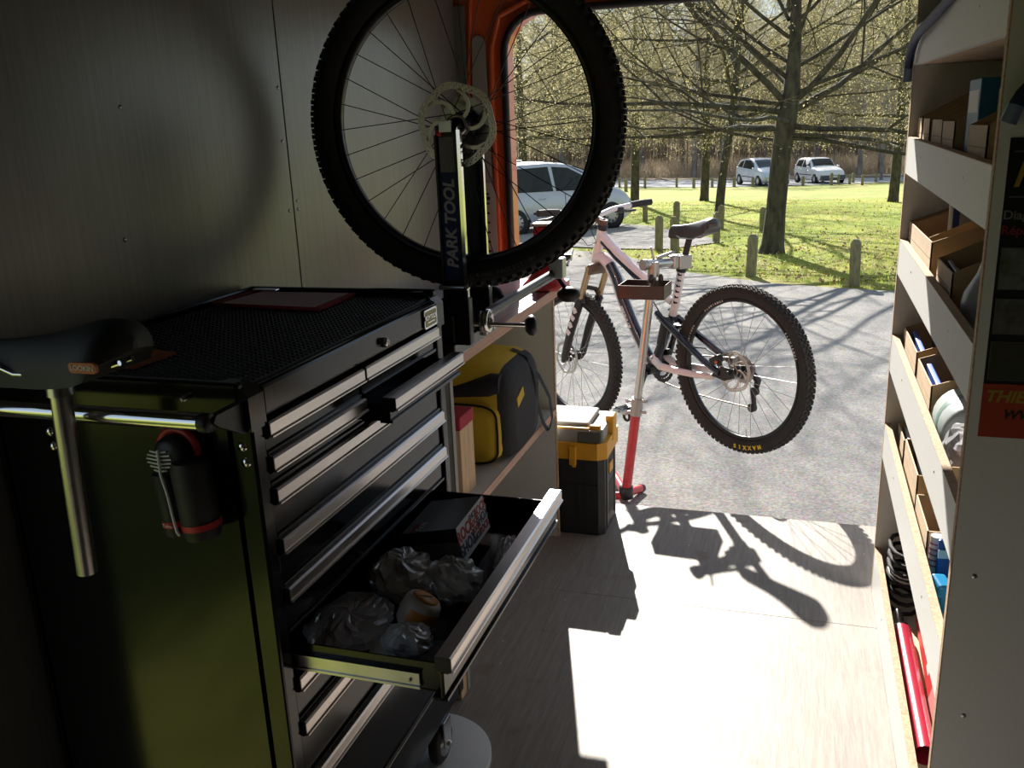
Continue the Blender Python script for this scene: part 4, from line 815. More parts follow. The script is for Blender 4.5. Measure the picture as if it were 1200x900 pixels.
for s in (1,-1):
    bo_('grip',MB().tube([(.954,s*.365,1.006),(.960,s*.30,1.004),(.965,s*.235,1.0)],[.0165,.0175,.016],12),rubber,hbz)
    bo_('brake_lever',MB().tube([(.975,s*.20,.99),(1.01,s*.20,.975),(1.02,s*.26,.965),(1.02,s*.32,.965)],[.012,.012,.007,.006],8),blackm,hbz)
    bo_('shifter',MB().obox((.975,s*.165,.98),(.04,.04,.03),(0,0,0),.008),blackm,hbz)
    bo_('control_cable',MB().tube([(.98,s*.17,.985),(1.06,s*.12,.96),(1.06,s*.05,.88),(.99,s*.03,.82),(.93,s*.03,.84)],.0026,6),blackp,hbz)
# ================================================================ REPAIR STAND
rs=thing('repair_stand','red and silver bicycle repair stand with clamp and tool tray','repair stand',(-.76,4.03,-.40))
def so(name,mb,m,p=None): return obj(name,mb,m,p or rs,True)
top=Vector((-.598,3.87,.775)); bot=Vector((-.748,4.0,-.345)); dv=bot-top
sil=mat('silver_tube',(.6,.59,.56),.28,1,var=.06,scale=20)
so('upper_post',MB().tube([top+Vector((0,0,.02)),top+dv*.58],.0195,20),sil)
so('lower_post',MB().tube([top+dv*.60,bot],.0235,20),redp)
cl=so('height_clamp',MB().tube([top+dv*.55,top+dv*.625],.028,16),mat('cast_alloy',(.42,.4,.37),.45,.8))
for k,t_ in enumerate((.56,.61)):
    q=top+dv*t_; so('clamp_bolt',MB().cyl(q+Vector((-.045,-.015,0)),q+Vector((.045,-.012,0)),.006,.006,10).ball(q+Vector((-.045,-.015,0)),.01,10,6).ball(q+Vector((.045,-.012,0)),.008,10,6),steel,cl)
for (e,n0) in (((-.70,4.15),0),((-1.18,3.86),1),((-.98,4.55),2)):
    e3=Vector((e[0],e[1],gz(e[1])+.022)); lg=so('leg',MB().tube([bot+Vector((0,0,-.02)),bot.lerp(e3,.35)+Vector((0,0,-.005)),e3],.0205,14),redp)
    d=(e3-bot).normalized(); so('rubber_foot',MB().tube([e3-d*.006,e3+d*.014],.0222,14),blackp,lg)
so('leg_hub',MB().lathe([(0,-.03),(.035,-.03),(.035,.03),(0,.03)],bot,'Z',18),blackp)
# tool tray fixed to the post
tm=Matrix.Translation((-.655,3.87,.685))@Matrix.Rotation(-.06,4,'Z')
ty=MB()
L_,W_,H_=.19,.20,.055
for a,b in (((-.085,-.075,-.03),(.12,.09,-.027)),((-.085,-.075,-.03),(.12,-.072,.03)),((-.085,.087,-.03),(.12,.09,.03)),((-.085,-.075,-.03),(-.082,.09,.03)),((.117,-.075,-.03),(.12,.09,.03))): ty.box(a,b)
ty.xf(tm); so('tool_tray',ty,mat('tray_dark_steel',(.05,.034,.03),.35,.5,var=.2,scale=8))
# head arm and jaw on the seat post
seat=Vector((-.19-.8*.368,3.78+.6*.368,.795)); hd=(top+Vector((-.03,-.02,.025)))
ah=so('head_arm',MB().tube([hd,hd.lerp(seat,.72)],.021,18),sil)
so('arm_cap',MB().tube([hd+(hd-seat).normalized()*.02,hd],.025,18),mat('cast_alloy',(.42,.4,.37),.45,.8),ah)
so('arm_socket',MB().cyl(top+Vector((0,0,-.03)),top+Vector((0,0,.035)),.027,.024,16),mat('cast_alloy',(.42,.4,.37),.45,.8),ah)
for q in ((-.005,-.035,-.015),(.035,-.02,-.015)): so('clamp_knob',MB().ball(top+Vector(q)+Vector((0,0,-.02)),(.012,.012,.02),10,7),blackp,ah)
so('lock_lever',MB().tube([hd.lerp(seat,.2)+Vector((0,0,.02)),hd.lerp(seat,.18)+Vector((-.01,0,.075))],[.005,.004],8).tube([hd.lerp(seat,.3)+Vector((0,0,.025)),hd.lerp(seat,.75)+Vector((0,0,.045))],.008,8),mat('cast_alloy',(.42,.4,.37),.45,.8),ah)
jd=(seat-hd).normalized(); sd_=jd.cross(Vector((0,0,1)))
for k,s in enumerate((1,-1)):
    jm_=frame(seat+sd_*s*.023,jd,Vector((0,0,1))); m=MB().box((-.045,-.032,-.009),(.024,.03,.009),.005); m.xf(jm_); so('jaw',m,mat('cast_alloy',(.42,.4,.37),.45,.8))
m=MB().box((-.075,-.028,-.026),(-.04,.03,.026),.008); m.xf(frame(seat,jd,Vector((0,0,1)))); so('jaw_housing',m,mat('cast_alloy',(.42,.4,.37),.45,.8))
# ================================================================ CONTENTS OF THE SHELVES
def zs(k,y): return zz(SH[k],y)+.001 if k>0 else SH[0]+.001
def openbox(name,label,k,y0,y1,x0,x1,h,m=kraft,fill=None,cut=.5,cat='box'):
    z=max(zs(k,y0),zs(k,y1))+.0005; b=thing(name,label,cat,((x0+x1)/2,(y0+y1)/2,z)); t=.003
    obj('front',MB().box((x0,y0,z),(x0+t,y1,z+h)),kraft2 if m is kraft else m,b,True)
    pol=[(x0,z),(x1,z),(x1,z+h*1.5),(x0+(x1-x0)*.55,z+h*1.5),(x0,z+h)] if cut else [(x0,z),(x1,z),(x1,z+h),(x0,z+h)]
    for yy in (y0,y1-t): obj('side',MB().prism(pol,yy,yy+t,'Y'),m,b,True)
    obj('back',MB().box((x1-t,y0,z),(x1,y1,z+h*(1.5 if cut else 1))),m,b,True); obj('bottom',MB().box((x0,y0,z),(x1,y1,z+t)),m,b,True)
    for q in (.35,.7): obj('print_line',MB().box((x0-.0006,y0+.006,z+h*q),(x0,y1-.006,z+h*q+.0015)),mat('print_grey',(.25,.2,.15),.8),b,True)
    if fill: obj(fill[0],fill[1](x0,x1,y0,y1,z,h),fill[2],b,True)
    return b
def packs(x0,x1,y0,y1,z,h):
    m=MB(); rr=random.Random(int(y0*1000))
    for i in range(5): m.obox((x0+.03+i*(x1-x0-.05)/5,(y0+y1)/2,z+h*.5),(.012,(y1-y0)*.8,h*.9),(rr.uniform(-.1,.1),rr.uniform(-.25,.25),0),.003)
    return m
bluep=mat('blue_packaging',(.05,.12,.5),.4); clearw=mat('whitish_plastic',(.6,.62,.66),.3); dkp=mat('dark_parts',(.04,.04,.05),.4)
xf=X0+.02
# top shelf row (lip 4)
openbox('parts_bin','narrow cardboard bin catching sunlight at the far end of the upper shelf',4,2.503,2.595,xf,.50,.122,kraft,('packs',packs,bluep))
openbox('parts_bin','second narrow cardboard bin from the far end of the upper shelf',4,2.372,2.495,xf+.002,.50,.122,kraft,('packs',packs,bluep))
openbox('parts_bin','third cardboard bin from the far end of the upper shelf',4,2.18,2.345,xf+.004,.55,.122,kraft,('packs',packs,dkp))
openbox('parts_bin','fourth cardboard bin on the upper shelf, left of the blue carton',4,2.01,2.17,xf+.004,.55,.122,kraft,('packs',packs,clearw))
openbox('parts_bin','cardboard bin on the upper shelf in front of the blue carton',4,1.65,1.825,xf+.002,.5,.122,kraft,('packs',packs,dkp))
c_=thing('blue_carton','tall blue and white striped carton on the upper shelf','carton',(.42,1.92,zs(4,1.92)))
z=zs(4,1.9)+.002; cbl=mat('cyan_blue_card',(.015,.13,.3),.45)
obj('carton',MB().box((xf+.02,1.86,z),(.60,1.98,z+.20),.002),cbl,c_,True); obj('white_stripe',MB().box((xf+.05,1.8595,z+.14),(.58,1.8599,z+.18)).box((xf+.0195,1.87,z+.14),(xf+.0199,1.97,z+.18)),offw,c_,True); obj('orange_panel',MB().box((xf+.15,1.8592,z+.0),(.60,1.8597,z+.10)),kraft,c_,True)
solo('blue_pack',MB().box((.40,1.56,zs(4,1.56)),(.52,1.60,zs(4,1.56)+.25),.003),cbl,'tall blue pack standing behind the bins at the near end of the upper shelf','pack',(.46,1.58,zs(4,1.58)))
solo('clear_blister',crumple((xf+.03,1.585,zs(4,1.585)+.03),(.02,.03,.03),5,.2,0,14,9,zs(4,1.585)),filmm,'crumpled clear blister pack at the near end of the upper shelf','blister pack',(xf+.03,1.585,zs(4,1.585)))
# second row (lip 3)
openbox('parts_bin','sunlit cardboard bin at the far end of the second shelf',3,2.548,2.598,xf,.60,.125,kraft,('packs',packs,bluep))
openbox('parts_bin','wide sunlit cardboard bin on the second shelf before the grey lined bin',3,2.15,2.54,xf,.60,.125,kraft,('divider',lambda x0,x1,y0,y1,z,h:MB().prism([(x0+.02,z),(x1-.02,z),(x1-.02,z+h*1.4),(x0+.15,z+h*1.35),(x0+.02,z+h*.9)],(y0+y1)/2,(y0+y1)/2+.003,'Y'),kraft))
openbox('parts_bin','grey fronted cardboard bin in shade beside the white bottle',3,1.865,2.07,xf+.004,.5,.11,kraft,('packs',packs,dkp))
bk2=thing('blue_binder','blue binder standing inside the wide sunlit bin of the second shelf','binder',(.5,2.35,zs(3,2.35)))
obj('cover',MB().box((.36,2.42,(zs(3,2.54)+.006)),(.58,2.435,(zs(3,2.54)+.006)+.20),.002),blue,bk2,True); obj('label',MB().box((.375,2.4188,(zs(3,2.54)+.006)+.02),(.565,2.4199,(zs(3,2.54)+.006)+.185)),mat('binder_label',(.3,.28,.3),.6),bk2,True); obj('spine',MB().box((.352,2.418,(zs(3,2.54)+.006)),(.36,2.437,(zs(3,2.54)+.006)+.202),.002),clearw,bk2,True)
bt=thing('spray_bottle','translucent white bottle with orange cap on the second shelf','bottle',(.343,1.765,zs(3,1.8)))
z=zs(3,1.83); bx_,by_=.345,1.765
obj('bottle_body',MB().lathe([(0,0),(.052,0),(.056,.008),(.056,.075),(.052,.095),(.034,.13),(.027,.155),(.024,.185),(0,.185)],(bx_,by_,z),'Z',28),mat('bottle_plastic',(.5,.52,.55),.35,trans=.25),bt,True)
obj('orange_cap',MB().lathe([(0,.185),(.026,.185),(.027,.215),(.024,.219),(0,.219)],(bx_,by_,z),'Z',20),mat('orange_cap',(.6,.16,.02),.4),bt,True)
cb_=thing('glue_tube','small white tube with red cap behind the near panel on the second shelf','tube',(.285,1.50,zs(3,1.5)))
obj('tube_body',MB().box((.284,1.482,zs(3,1.5)),(.30,1.512,zs(3,1.5)+.145),.004),offw,cb_,True); obj('cap',MB().cyl((.292,1.497,zs(3,1.5)+.145),(.292,1.497,zs(3,1.5)+.18),.006,.004,10),red,cb_,True)
# third row (lip 2)
openbox('parts_bin','sunlit open cardboard bin on the third shelf with blue wrappers',2,2.28,2.565,xf+.006,.58,.115,kraft,('packs',packs,bluep))
openbox('parts_bin','long sunlit open cardboard bin on the third shelf next to the grey jar',2,2.02,2.26,xf+.008,.58,.11,kraft,('packs',packs,bluep))
jr=thing('plastic_jar','large grey translucent jar lying on the third shelf','jar',(.36,1.93,zs(2,1.93)))
obj('jar_body',MB().lathe([(0,-.085),(.055,-.083),(.062,-.07),(.062,.06),(.05,.08),(0,.085)],(xf+.072,1.925,zs(2,1.9)+.066),'Y',26),mat('jar_plastic',(.42,.46,.46),.3),jr,True)
obj('jar_band',MB().lathe([(.0625,.0),(.063,.004),(.063,.02),(.0625,.024)],(xf+.072,1.91,zs(2,1.9)+.066),'Y',26),mat('jar_green',(.15,.25,.22),.4),jr,True)
b_=bag('plastic_bag','clear bag of small parts in sunlight on the third shelf',(.335,1.77,zs(2,1.77)+.055),(.048,.06,.055),41,('brown_packets',MB().obox((.335,1.77,zs(2,1.77)+.03),(.05,.07,.05),(.2,.1,.4),.004),mat('maroon_packet',(.2,.04,.05),.5)),0,.3,zs(2,1.77))
openbox('parts_bin','shallow cardboard tray with metal parts on the third shelf',2,1.55,1.69,xf+.002,.5,.06,kraft,('metal_parts',lambda x0,x1,y0,y1,z,h:MB().tube([(x0+.02,y1-.02,z+.03),(x0+.07,y0+.05,z+.075),(x0+.04,y0+.02,z+.07)],.007,8).tube([(x0+.03,y1-.04,z+.04),(x0+.06,y0+.02,z+.08)],.004,6).obox((x0+.05,(y0+y1)/2,z+.04),(.05,.07,.04),(.3,.2,.5),.008),steel),0)
solo('maroon_can',MB().lathe([(0,0),(.026,0),(.027,.004),(.027,.10),(.022,.108),(0,.108)],(.345,1.52,zs(2,1.52)),'Z',20),mat('maroon_paint',(.3,.03,.04),.35),'dark red can at the near end of the third shelf','can',(.345,1.52,zs(2,1.52)))
# fourth row (lip 1)
openbox('parts_bin','narrow pale cardboard bin at the far end of the fourth shelf',1,2.42,2.575,xf+.012,.336,.10,kraft2,('packs',packs,clearw),0)
openbox('parts_bin','long cardboard bin in sunlight in the middle of the fourth shelf',1,2.10,2.36,xf+.008,.45,.13,kraft,('packs',packs,dkp),0)
openbox('parts_bin','low pale cardboard bin on the fourth shelf beside the red packets',1,1.86,2.06,xf+.004,.34,.105,kraft2,None,0)
for i,(y,c,l) in enumerate(((2.30,(.65,.45,.03),'yellow box standing behind the far bins of the fourth shelf'),(2.47,(.7,.6,.15),'pale yellow box behind the far end bin of the fourth shelf'))):
    z=zs(1,y); q=thing('yellow_box',l,'box',(.34,y,z)); 
    obj('carton',MB().box((xf+.055 if i==0 else xf+.06,y-.05,z+.135*0),(xf+.13,y+.05,z+.17-.02*i),.002) if i else MB().box((.455,y-.05,z),(.53,y+.05,z+.20),.002),mat('yellow_card%d'%i,c,.6),q,True)
    obj('print_stripe',MB().box((.4545 if i==0 else xf+.0595,y-.03,z+.05),(.4549 if i==0 else xf+.0599,y+.03,z+.10)),blackp,q,True)
for i,(y,x,c,l) in enumerate(((1.99,.352,(.5,.05,.06),'red flat packet upright behind the low bin of the fourth shelf'),(1.955,.372,(.62,.6,.6),'white flat packet beside the red packets of the fourth shelf'),(1.92,.362,(.55,.03,.03),'bright red flat packet nearest the blue sachet on the fourth shelf'))):
    z=zs(1,y); solo('flat_packet',MB().box((x,y-.012,z),(x+.10,y-.004,z+.15),.001),mat('packet%d'%i,c,.4),l,'packet',(x+.05,y,z))
z=zs(1,1.79); q=thing('blue_sachet','shiny blue sachet with pale band on the fourth shelf','sachet',(.33,1.79,z))
obj('sachet',MB().obox((.335,1.80,z+.064),(.075,.010,.12),(0,0,.15),.004),mat('blue_foil',(.01,.1,.35),.25,.3),q,True); obj('band',MB().obox((.336,1.7935,z+.095),(.076,.003,.018),(0,0,.15)),mat('pale_blue',(.35,.6,.75),.4),q,True)
z=zs(1,1.73); solo('blue_cap_tool',MB().obox((.300,1.735,z+.053),(.03,.045,.03),(.2,.1,.3),.006).obox((.302,1.732,z+.027),(.02,.03,.05),(.1,0,.2),.005),mat('light_blue_plastic',(.03,.3,.6),.3),'light blue plastic tool head beside the blue sachet','tool',(.30,1.735,z))
z=zs(1,1.66); q=thing('white_tube','white tube with striped label on the fourth shelf','tube',(.30,1.87,z))
obj('tube_body',MB().tube([(.301,1.83,zs(1,1.83)+.013),(.301,1.83,zs(1,1.83)+.115)],[.014,.013],14),offw,q,True)
for k in range(5): obj('label_stripe',MB().lathe([(.0142,0),(.0142,.004)],(.301,1.83,zs(1,1.83)+.05+k*.012),'Z',14),mat('mauve_print',(.35,.1,.2),.5),q,True)
solo('pale_roll',MB().lathe([(0,-.05),(.016,-.05),(.016,.05),(0,.05)],(.30,1.62,zs(1,1.62)+.017),'Y',16),kraft2,'pale cardboard roll near the panel on the fourth shelf','roll',(.30,1.62,zs(1,1.62)))
# bottom row
zb0=SH[0]
cc=thing('cable_coil','coil of black and white cable in the bottom trough','cable',(.34,2.48,zb0))
obj('black_coil',MB().tube([(.335+.045*math.cos(a*.5),2.485+.095*math.sin(a*.5),zb0+.012+.0045*a*.5) for a in range(90)],.006,6),rubber,cc,True)
obj('white_coil',MB().tube([(.328+.038*math.cos(a*.5),2.475+.085*math.sin(a*.5),zb0+.118+.001*a) for a in range(28)],.0028,6),offw,cc,True)
solo('card_scrap',MB().obox((.48,2.34,zb0+.03),(.05,.07,.05),(0,0,.5),.004),kraft2,'small pale card box beside the cable coil in the trough','box',(.48,2.34,zb0))
fc=thing('flat_carton','flat cardboard carton under the red pump in the bottom trough','carton',(.35,2.0,zb0)); obj('carton',MB().box((.281,1.70,zb0+.0005),(.43,2.30,zb0+.042),.002),kraft2,fc,True); obj('lid_seam',MB().box((.281,1.995,zb0+.042),(.43,2.0,zb0+.0423)),kraft,fc,True)
pz=zb0+.067
pp=thing('frame_pump','red tubular pump lying in the bottom trough','pump',(.305,1.95,pz-.024))
obj('barrel',MB().tube([(.306,2.24,pz),(.306,1.745,pz)],.024,22,caps=False).tube([(.306,1.745,pz),(.306,2.24,pz)],.0215,22,caps=False),mat('deep_red_gloss',(.42,.02,.05),.25,coat=.6),pp,True)
obj('nozzle',MB().tube([(.306,2.24,pz),(.306,2.255,pz),(.306,2.27,pz),(.306,2.34,pz)],[.024,.022,.012,.010],18),chrome,pp,True)
lv=thing('spirit_level','red box section spirit level lying in the bottom trough','spirit level',(.354,2.05,zb0+.043))
lm=Matrix.Translation((.360,2.05,zb0+.075))@Matrix.Rotation(-.03,4,'Z')@Matrix.Rotation(.2,4,'Y')
m=MB().box((-.014,-.30,-.028),(.014,.28,.028),.003); m.xf(lm); obj('beam',m,mat('level_red',(.55,.05,.05),.35,var=.05),lv,True)
m=MB().box((-.0148,-.02,-.008),(.0148,.03,.0285),.004); m.xf(lm); obj('vial_window',m,offw,lv,True)
m=MB().box((-.0152,-.3015,-.0285),(.0152,-.296,.0285)); m.xf(lm); obj('end_cap',m,mat('bronze_cap',(.2,.15,.08),.4,.6),lv,True)
m=MB().box((-.0145,.16,.0),(.0145,.19,.0285),.001); m.xf(lm); obj('grip_slot',m,blackp,lv,True)
m=MB().box((-.0146,-.26,-.0285),(-.0135,-.08,.0286)).box((-.0135,-.26,.0279),(.0135,-.08,.0286)); m.xf(lm); obj('pale_sleeve',m,mat('pale_red',(.6,.25,.25),.4),lv,True)
solo('masking_roll',MB().lathe([(.014,-.015),(.03,-.015),(.03,.015),(.014,.015)],(.315,1.655,zb0+.031),'Y',22,closedprof=True),mat('cream_tape',(.6,.52,.3),.6),'cream tape roll at the mouth of the red pump','tape',(.315,1.655,zb0))
solo('cream_bottle',MB().lathe([(0,0),(.028,0),(.03,.005),(.03,.06),(.012,.085),(.012,.10),(0,.10)],(.365,1.575,zb0+.001),'Z',20),mat('cream_plastic',(.6,.5,.28),.4),'cream plastic bottle in the near end of the bottom trough','bottle',(.365,1.575,zb0))
# ---------------------------------------------------------------- poster on the near panel
po=thing('poster','black and red business poster with photographs on the shelf end panel','poster',(.36,1.444,.90))
yp_=1.4445; x0p,x1p=.279,.60; z0p,z1p=.90,1.345
def pq(a,b,c,d,y=0): return MB().box((a,yp_-.0008-y,b),(c,yp_-y,d))
obj('sheet',pq(x0p,z0p,x1p,z1p),mat('poster_black',(.012,.012,.013),.4),po,True)
obj('red_panel',pq(x0p,z0p,x1p,.985,.0006),mat('poster_red',(.38,.05,.02),.45,var=.1,scale=30),po,True)
for (z0_,z1_,c1,c2,nm) in ((1.13,1.19,(.2,.22,.2),(.03,.045,.015),'landscape_photo'),(1.063,1.115,(.16,.16,.15),(.04,.04,.03),'workshop_photo'),(.992,1.05,(.05,.045,.035),(.03,.04,.015),'woodland_photo')):
    obj('photo_border',pq(x0p+.004,z0_-.001,x1p-.05,z1_+.001,.0008),mat('photo_border',(.1,.1,.09),.5),po,True)
    obj(nm,pq(x0p+.005,z0_,x1p-.051,z1_,.0012),mat(nm,c2,.5,col2=c1,scale=28),po,True)
for z_ in (1.325,1.262): obj('grey_rule',pq(x0p+.006,z_,x1p-.02,z_+.002,.0008),mat('rule_grey',(.12,.12,.12),.5),po,True)
def ptext(s,x,z,size,m,shear=0,b=0): 
    t=textmb(s,size,.0003,'LEFT',shear,b); t.xf(frame((x,yp_-.0016,z),(1,0,0),(0,0,1))); obj('poster_text',t,m,po,True)
pyel=mat('poster_yellow',(.35,.25,.03),.5)
ptext('M',x0p+.008,1.293,.05,pyel,.25,.001); ptext('Diagn',x0p+.001,1.237,.018,mat('poster_grey',(.2,.2,.19),.5),0,.0003); ptext('Répar',x0p-.0005+.001,1.215,.018,mat('poster_dark_red',(.25,.03,.02),.5),0,.0003)
ptext('THIER',x0p+.003,.965,.026,pyel,.25,.0008); ptext('WW',x0p+.03,.937,.02,blackp,.25,.0006)
# ---------------------------------------------------------------- blue bicycle hooks
hk=mat('hook_blue',(.008,.014,.07),.6); tipm=mat('worn_blue_tip',(.2,.26,.4),.35)
def hook(label,pts,tip):
    h=thing('blue_hook',label,'hook',pts[0],0); obj('hook_rod',MB().tube(pts,.0105,10),hk,h,True); obj('hook_tip',MB().tube(tip,.0112,10),tipm,h,True)
hook('dark blue coated hook on the top lip of the shelving',[(.255,1.87,1.60),(.25,2.05,1.585),(.245,2.24,1.57),(.243,2.33,1.565),(.245,2.42,1.562),(.247,2.50,1.553),(.247,2.545,1.535),(.247,2.57,1.515),(.247,2.58,1.497)],[(.247,2.58,1.50),(.247,2.585,1.465)])
hook('dark blue coated hook on the end panel above the poster',[(.32,1.436,1.45),(.31,1.43,1.432),(.298,1.428,1.418),(.285,1.428,1.402),(.278,1.428,1.388)],[(.278,1.428,1.389),(.270,1.428,1.365)])
# ================================================================ BOLLARDS
postm=mat('weathered_post',(.22,.17,.10),.85,var=.3,scale=12,stretch=(3,3,.6),col2=(.3,.28,.13))
def postmesh(h):
    s=.062; m=MB().box((-s,-s,-.1),(s,s,h-.05)); m.add([(-s,-s,h-.05),(s,-s,h-.05),(s,s,h-.05),(-s,s,h-.05),(-s*.45,-s*.45,h),(s*.45,-s*.45,h),(s*.45,s*.45,h),(-s*.45,s*.45,h)],[(0,1,5,4),(1,2,6,5),(2,3,7,6),(3,0,4,7),(4,5,6,7)]); return m.mesh('bollard',postm)
pm_=postmesh(.58)
near=[(-3.95,24.07,.59,'wooden bollard beside the nose of the nearest silver car'),(-2.42,16.28,.62,'wooden bollard left of the pair behind the bike saddle'),(-2.98,23.0,.56,'farther wooden bollard of the pair behind the bike saddle'),(-2.11,16.13,.61,'nearer wooden bollard of the pair behind the bike saddle'),(-1.75,21.46,.53,'wooden bollard standing just in front of the slim tree'),(-1.54,17.96,.58,'nearer wooden bollard left of the slim tree foot'),(-.75,20.39,.52,'wooden bollard on the lawn left of the big tree trunk'),(-.61,12.85,.57,'wooden bollard at the asphalt edge above the bike rear wheel'),(.71,11.93,.58,'wooden bollard at the asphalt edge next to the shelving')]
for i,(x,y,h,l) in enumerate(near):
    o=bpy.data.objects.new('bollard',pm_); COL.objects.link(o); o.location=(x,y,gz(y)); o.scale=(1,1,h/.58); o.rotation_euler=(R.uniform(-.03,.03),R.uniform(-.03,.03),R.uniform(-.3,.3)); tag(o,l,'bollard','wooden bollards by the car park')
for (x,y,h) in [(-10.75,55.69,.57),(-8.95,48.17,.63),(-8.8,53.5,.59),(-7,54,.54),(-5.75,51.76,.56),(-4.79,52.4,.52),(-3.56,52.2,.54),(-2.54,52.2,.5),(.12,52.2,.5),(1.59,52.3,.64),(1.98,53.2,.54),(2.56,53,.53),(2.84,55,.56),(3.11,51.3,.51),(4.06,55.2,.51),(5.6,54.6,.55),(-12.6,56.2,.56),(-14.5,57,.56)]:
    o=bpy.data.objects.new('bollard',pm_); COL.objects.link(o); o.location=(x,y,gz(y)); o.scale=(1.15,1.15,h/.58); o.rotation_euler=(0,0,R.uniform(-.3,.3)); tag(o,'small wooden bollard of the distant row along the far lane','bollard','distant bollards along the far lane')
# ================================================================ CARS  (local X forward, origin on the ground)
glass=mat('car_glass',(.015,.022,.022),.05,spec=.4); tyre=mat('car_tyre',(.02,.02,.02),.8); hubm=mat('hubcap_silver',(.5,.5,.5),.35,.6); lampm=mat('lamp_glass',(.55,.6,.62),.1,.3)
def car(name,label,loc,rotz,prof,belt,width,wheels,paint,wins,screen,rear,plate=None,trim=True,sc=1.0,group=None,bumper=None):
    c=thing(name,label,'car',loc,rotz); c.scale=(sc,sc,sc)
    px=[p[0] for p in prof]; pz=[p[1] for p in prof]; L0,L1=px[0],px[-1]
    zt=lambda x: float(np.interp(x,px,pz)); zbt=lambda x: float(np.interp(x,[b[0] for b in belt],[b[1] for b in belt]))
    def half(x):
        t=(x-L0)/(L1-L0); return width/2*(1-.22*max(0,(t-.86)/.14)**2-.16*max(0,(.1-t)/.1)**2)
    def sec(x):
        top=zt(x); b=min(zbt(x),top-.015); w=half(x); green=max(0,top-b); rw=w-.10-.30*min(green,.6)*.55 if green>.05 else w-.06
        return w,rw,b,top
    N=46; rows=[]
    for i in range(N+1):
        x=L0+(L1-L0)*i/N; w,rw,b,top=sec(x); lo=.19+.10*max(0,(abs((x-(L0+L1)/2))/((L1-L0)/2)-.85)/.15)
        ptsr=[(0,top+.02),(rw*.55,top+.012),(rw*.85,top-.006),(rw,top-.04 if top-b>.1 else top-.02),(w-.03,b+.0),(w,b-.10),(w+.01,(b+lo)/2),(w-.01,lo+.10),(w-.06,lo),(0,lo-.02)]
        row=[(x,y,z) for y,z in ptsr]+[(x,-y,z) for y,z in ptsr[-2:0:-1]]; rows.append(row)
    m=MB().grid(rows,True,True); m.add(rows[0],[tuple(range(len(rows[0])))]); m.add(rows[-1],[tuple(range(len(rows[0])))]); obj('body',m,paint,c)
    for s in (1,-1):
        for pts in wins:
            q=[]
            for x,t in pts:
                w,rw,b,top=sec(x); z0=b+.005; z1=top-.05; y0=w-.03; y1=rw; q.append((x,s*(y0+(y1-y0)*t+.006),z0+(z1-z0)*t))
            n=len(q); obj('side_window',MB().add(q+[(a,b_-s*.02,d) for a,b_,d in q],[tuple(range(n)),tuple(range(n,2*n))]+[(i,(i+1)%n,n+(i+1)%n,n+i) for i in range(n)]),glass,c)
    for nm,(xa,xb) in (('windscreen',screen),('rear_window',rear)):
        rws=[]
        for i in range(6):
            x=xa+(xb-xa)*i/5; w,rw,b,top=sec(x); rws.append([(x,rw*.9*k/4,top+.024+(-.014*(abs(k)/4)**2*1.2)) for k in range(-4,5)])
        m=MB().grid(rws); m.grid([[(p[0],p[1],p[2]-.02) for p in r] for r in rws]); obj(nm,m,glass,c)
    for (wx,wr) in wheels:
        for s in (1,-1):
            w=half(wx); obj('wheel_arch',MB().lathe([(0,.0),(wr+.07,.0),(wr+.07,.03),(0,.03)],(wx,s*(w-.012)-.0075,wr),'Y',24),mat('arch_black',(.008,.008,.008),.9),c)
            tw=obj('wheel',MB().lathe([(wr*.62,.1),(wr*.95,.095),(wr,.06),(wr,-.06),(wr*.95,-.09),(wr*.62,-.1)],(wx,s*(w-.06),wr),'Y',26),tyre,c)
            hb=MB().lathe([(0,s*.098),(wr*.2,s*.1),(wr*.62,s*.092),(wr*.64,s*.085)],(wx,s*(w-.06),wr),'Y',22)
            hc=obj('hubcap',hb,hubm,tw)
            for k in range(9):
                a=2*math.pi*k/9; obj('hubcap_slot',MB().obox((wx+wr*.47*math.cos(a),s*(w-.06+.0985),wr+wr*.47*math.sin(a)),(wr*.2,.006,wr*.09),(0,-a,0)),blackp,hc)
    wf=half(L1-.08)
    for s in (1,-1):
        obj('headlamp',MB().obox((L1-.16,s*(wf-.14),zbt(L1-.2)-.17),(.30,.34,.15),(0,.35,-s*.35),.04),lampm,c)
        obj('door_mirror',MB().obox((screen[0]-.12 if screen[0]>screen[1] else screen[1]-.1,s*(half(0)+.10),zbt(.4)+.07),(.11,.16,.11),(0,0,0),.03),paint,c)
    if trim:
        for s in (1,-1):
            obj('door_strip',MB().box((-.85,s*(half(0)+.005),.47),(.75,s*(half(0)+.022),.52),.006),blackp,c)
            for x in (-.25,.62): obj('door_handle',MB().obox((x-.35,s*(half(0)+.01),zbt(x)-.12),(.2,.03,.035),(0,0,0),.01),paint,c)
            obj('door_gap',MB().box((.02,s*(half(0)+.008),.28),(.03,s*(half(0)+.0125),zbt(0)-.02)),blackp,c)
    obj('grille',MB().obox((L1-.03,0,.42),(.08,wf*1.15,.12),(0,.1,0),.02),blackp,c)
    if bumper: obj('front_bumper',MB().box((L1-.35,-wf-.03,.24),(L1+.05,wf+.03,.50),.05),bumper,c)
    if plate: obj('number_plate',MB().obox((L1+.05 if bumper else L1+.02,0,.42),(.02,.5,.11)),mat('plate_white',(.6,.6,.58),.5),c)
    obj('tail_lamp',MB().obox((L0+.05,half(L0+.05)-.05,.85),(.1,.1,.3),(0,0,0),.02).obox((L0+.05,-half(L0+.05)+.05,.85),(.1,.1,.3),(0,0,0),.02),red,c)
    return c
silver=mat('silver_paint',(.50,.54,.60),.3,.35,coat=.7); pale=mat('pale_silver_paint',(.55,.58,.63),.3,.3,coat=.6); whitep=mat('old_white_paint',(.68,.68,.68),.35,coat=.3)
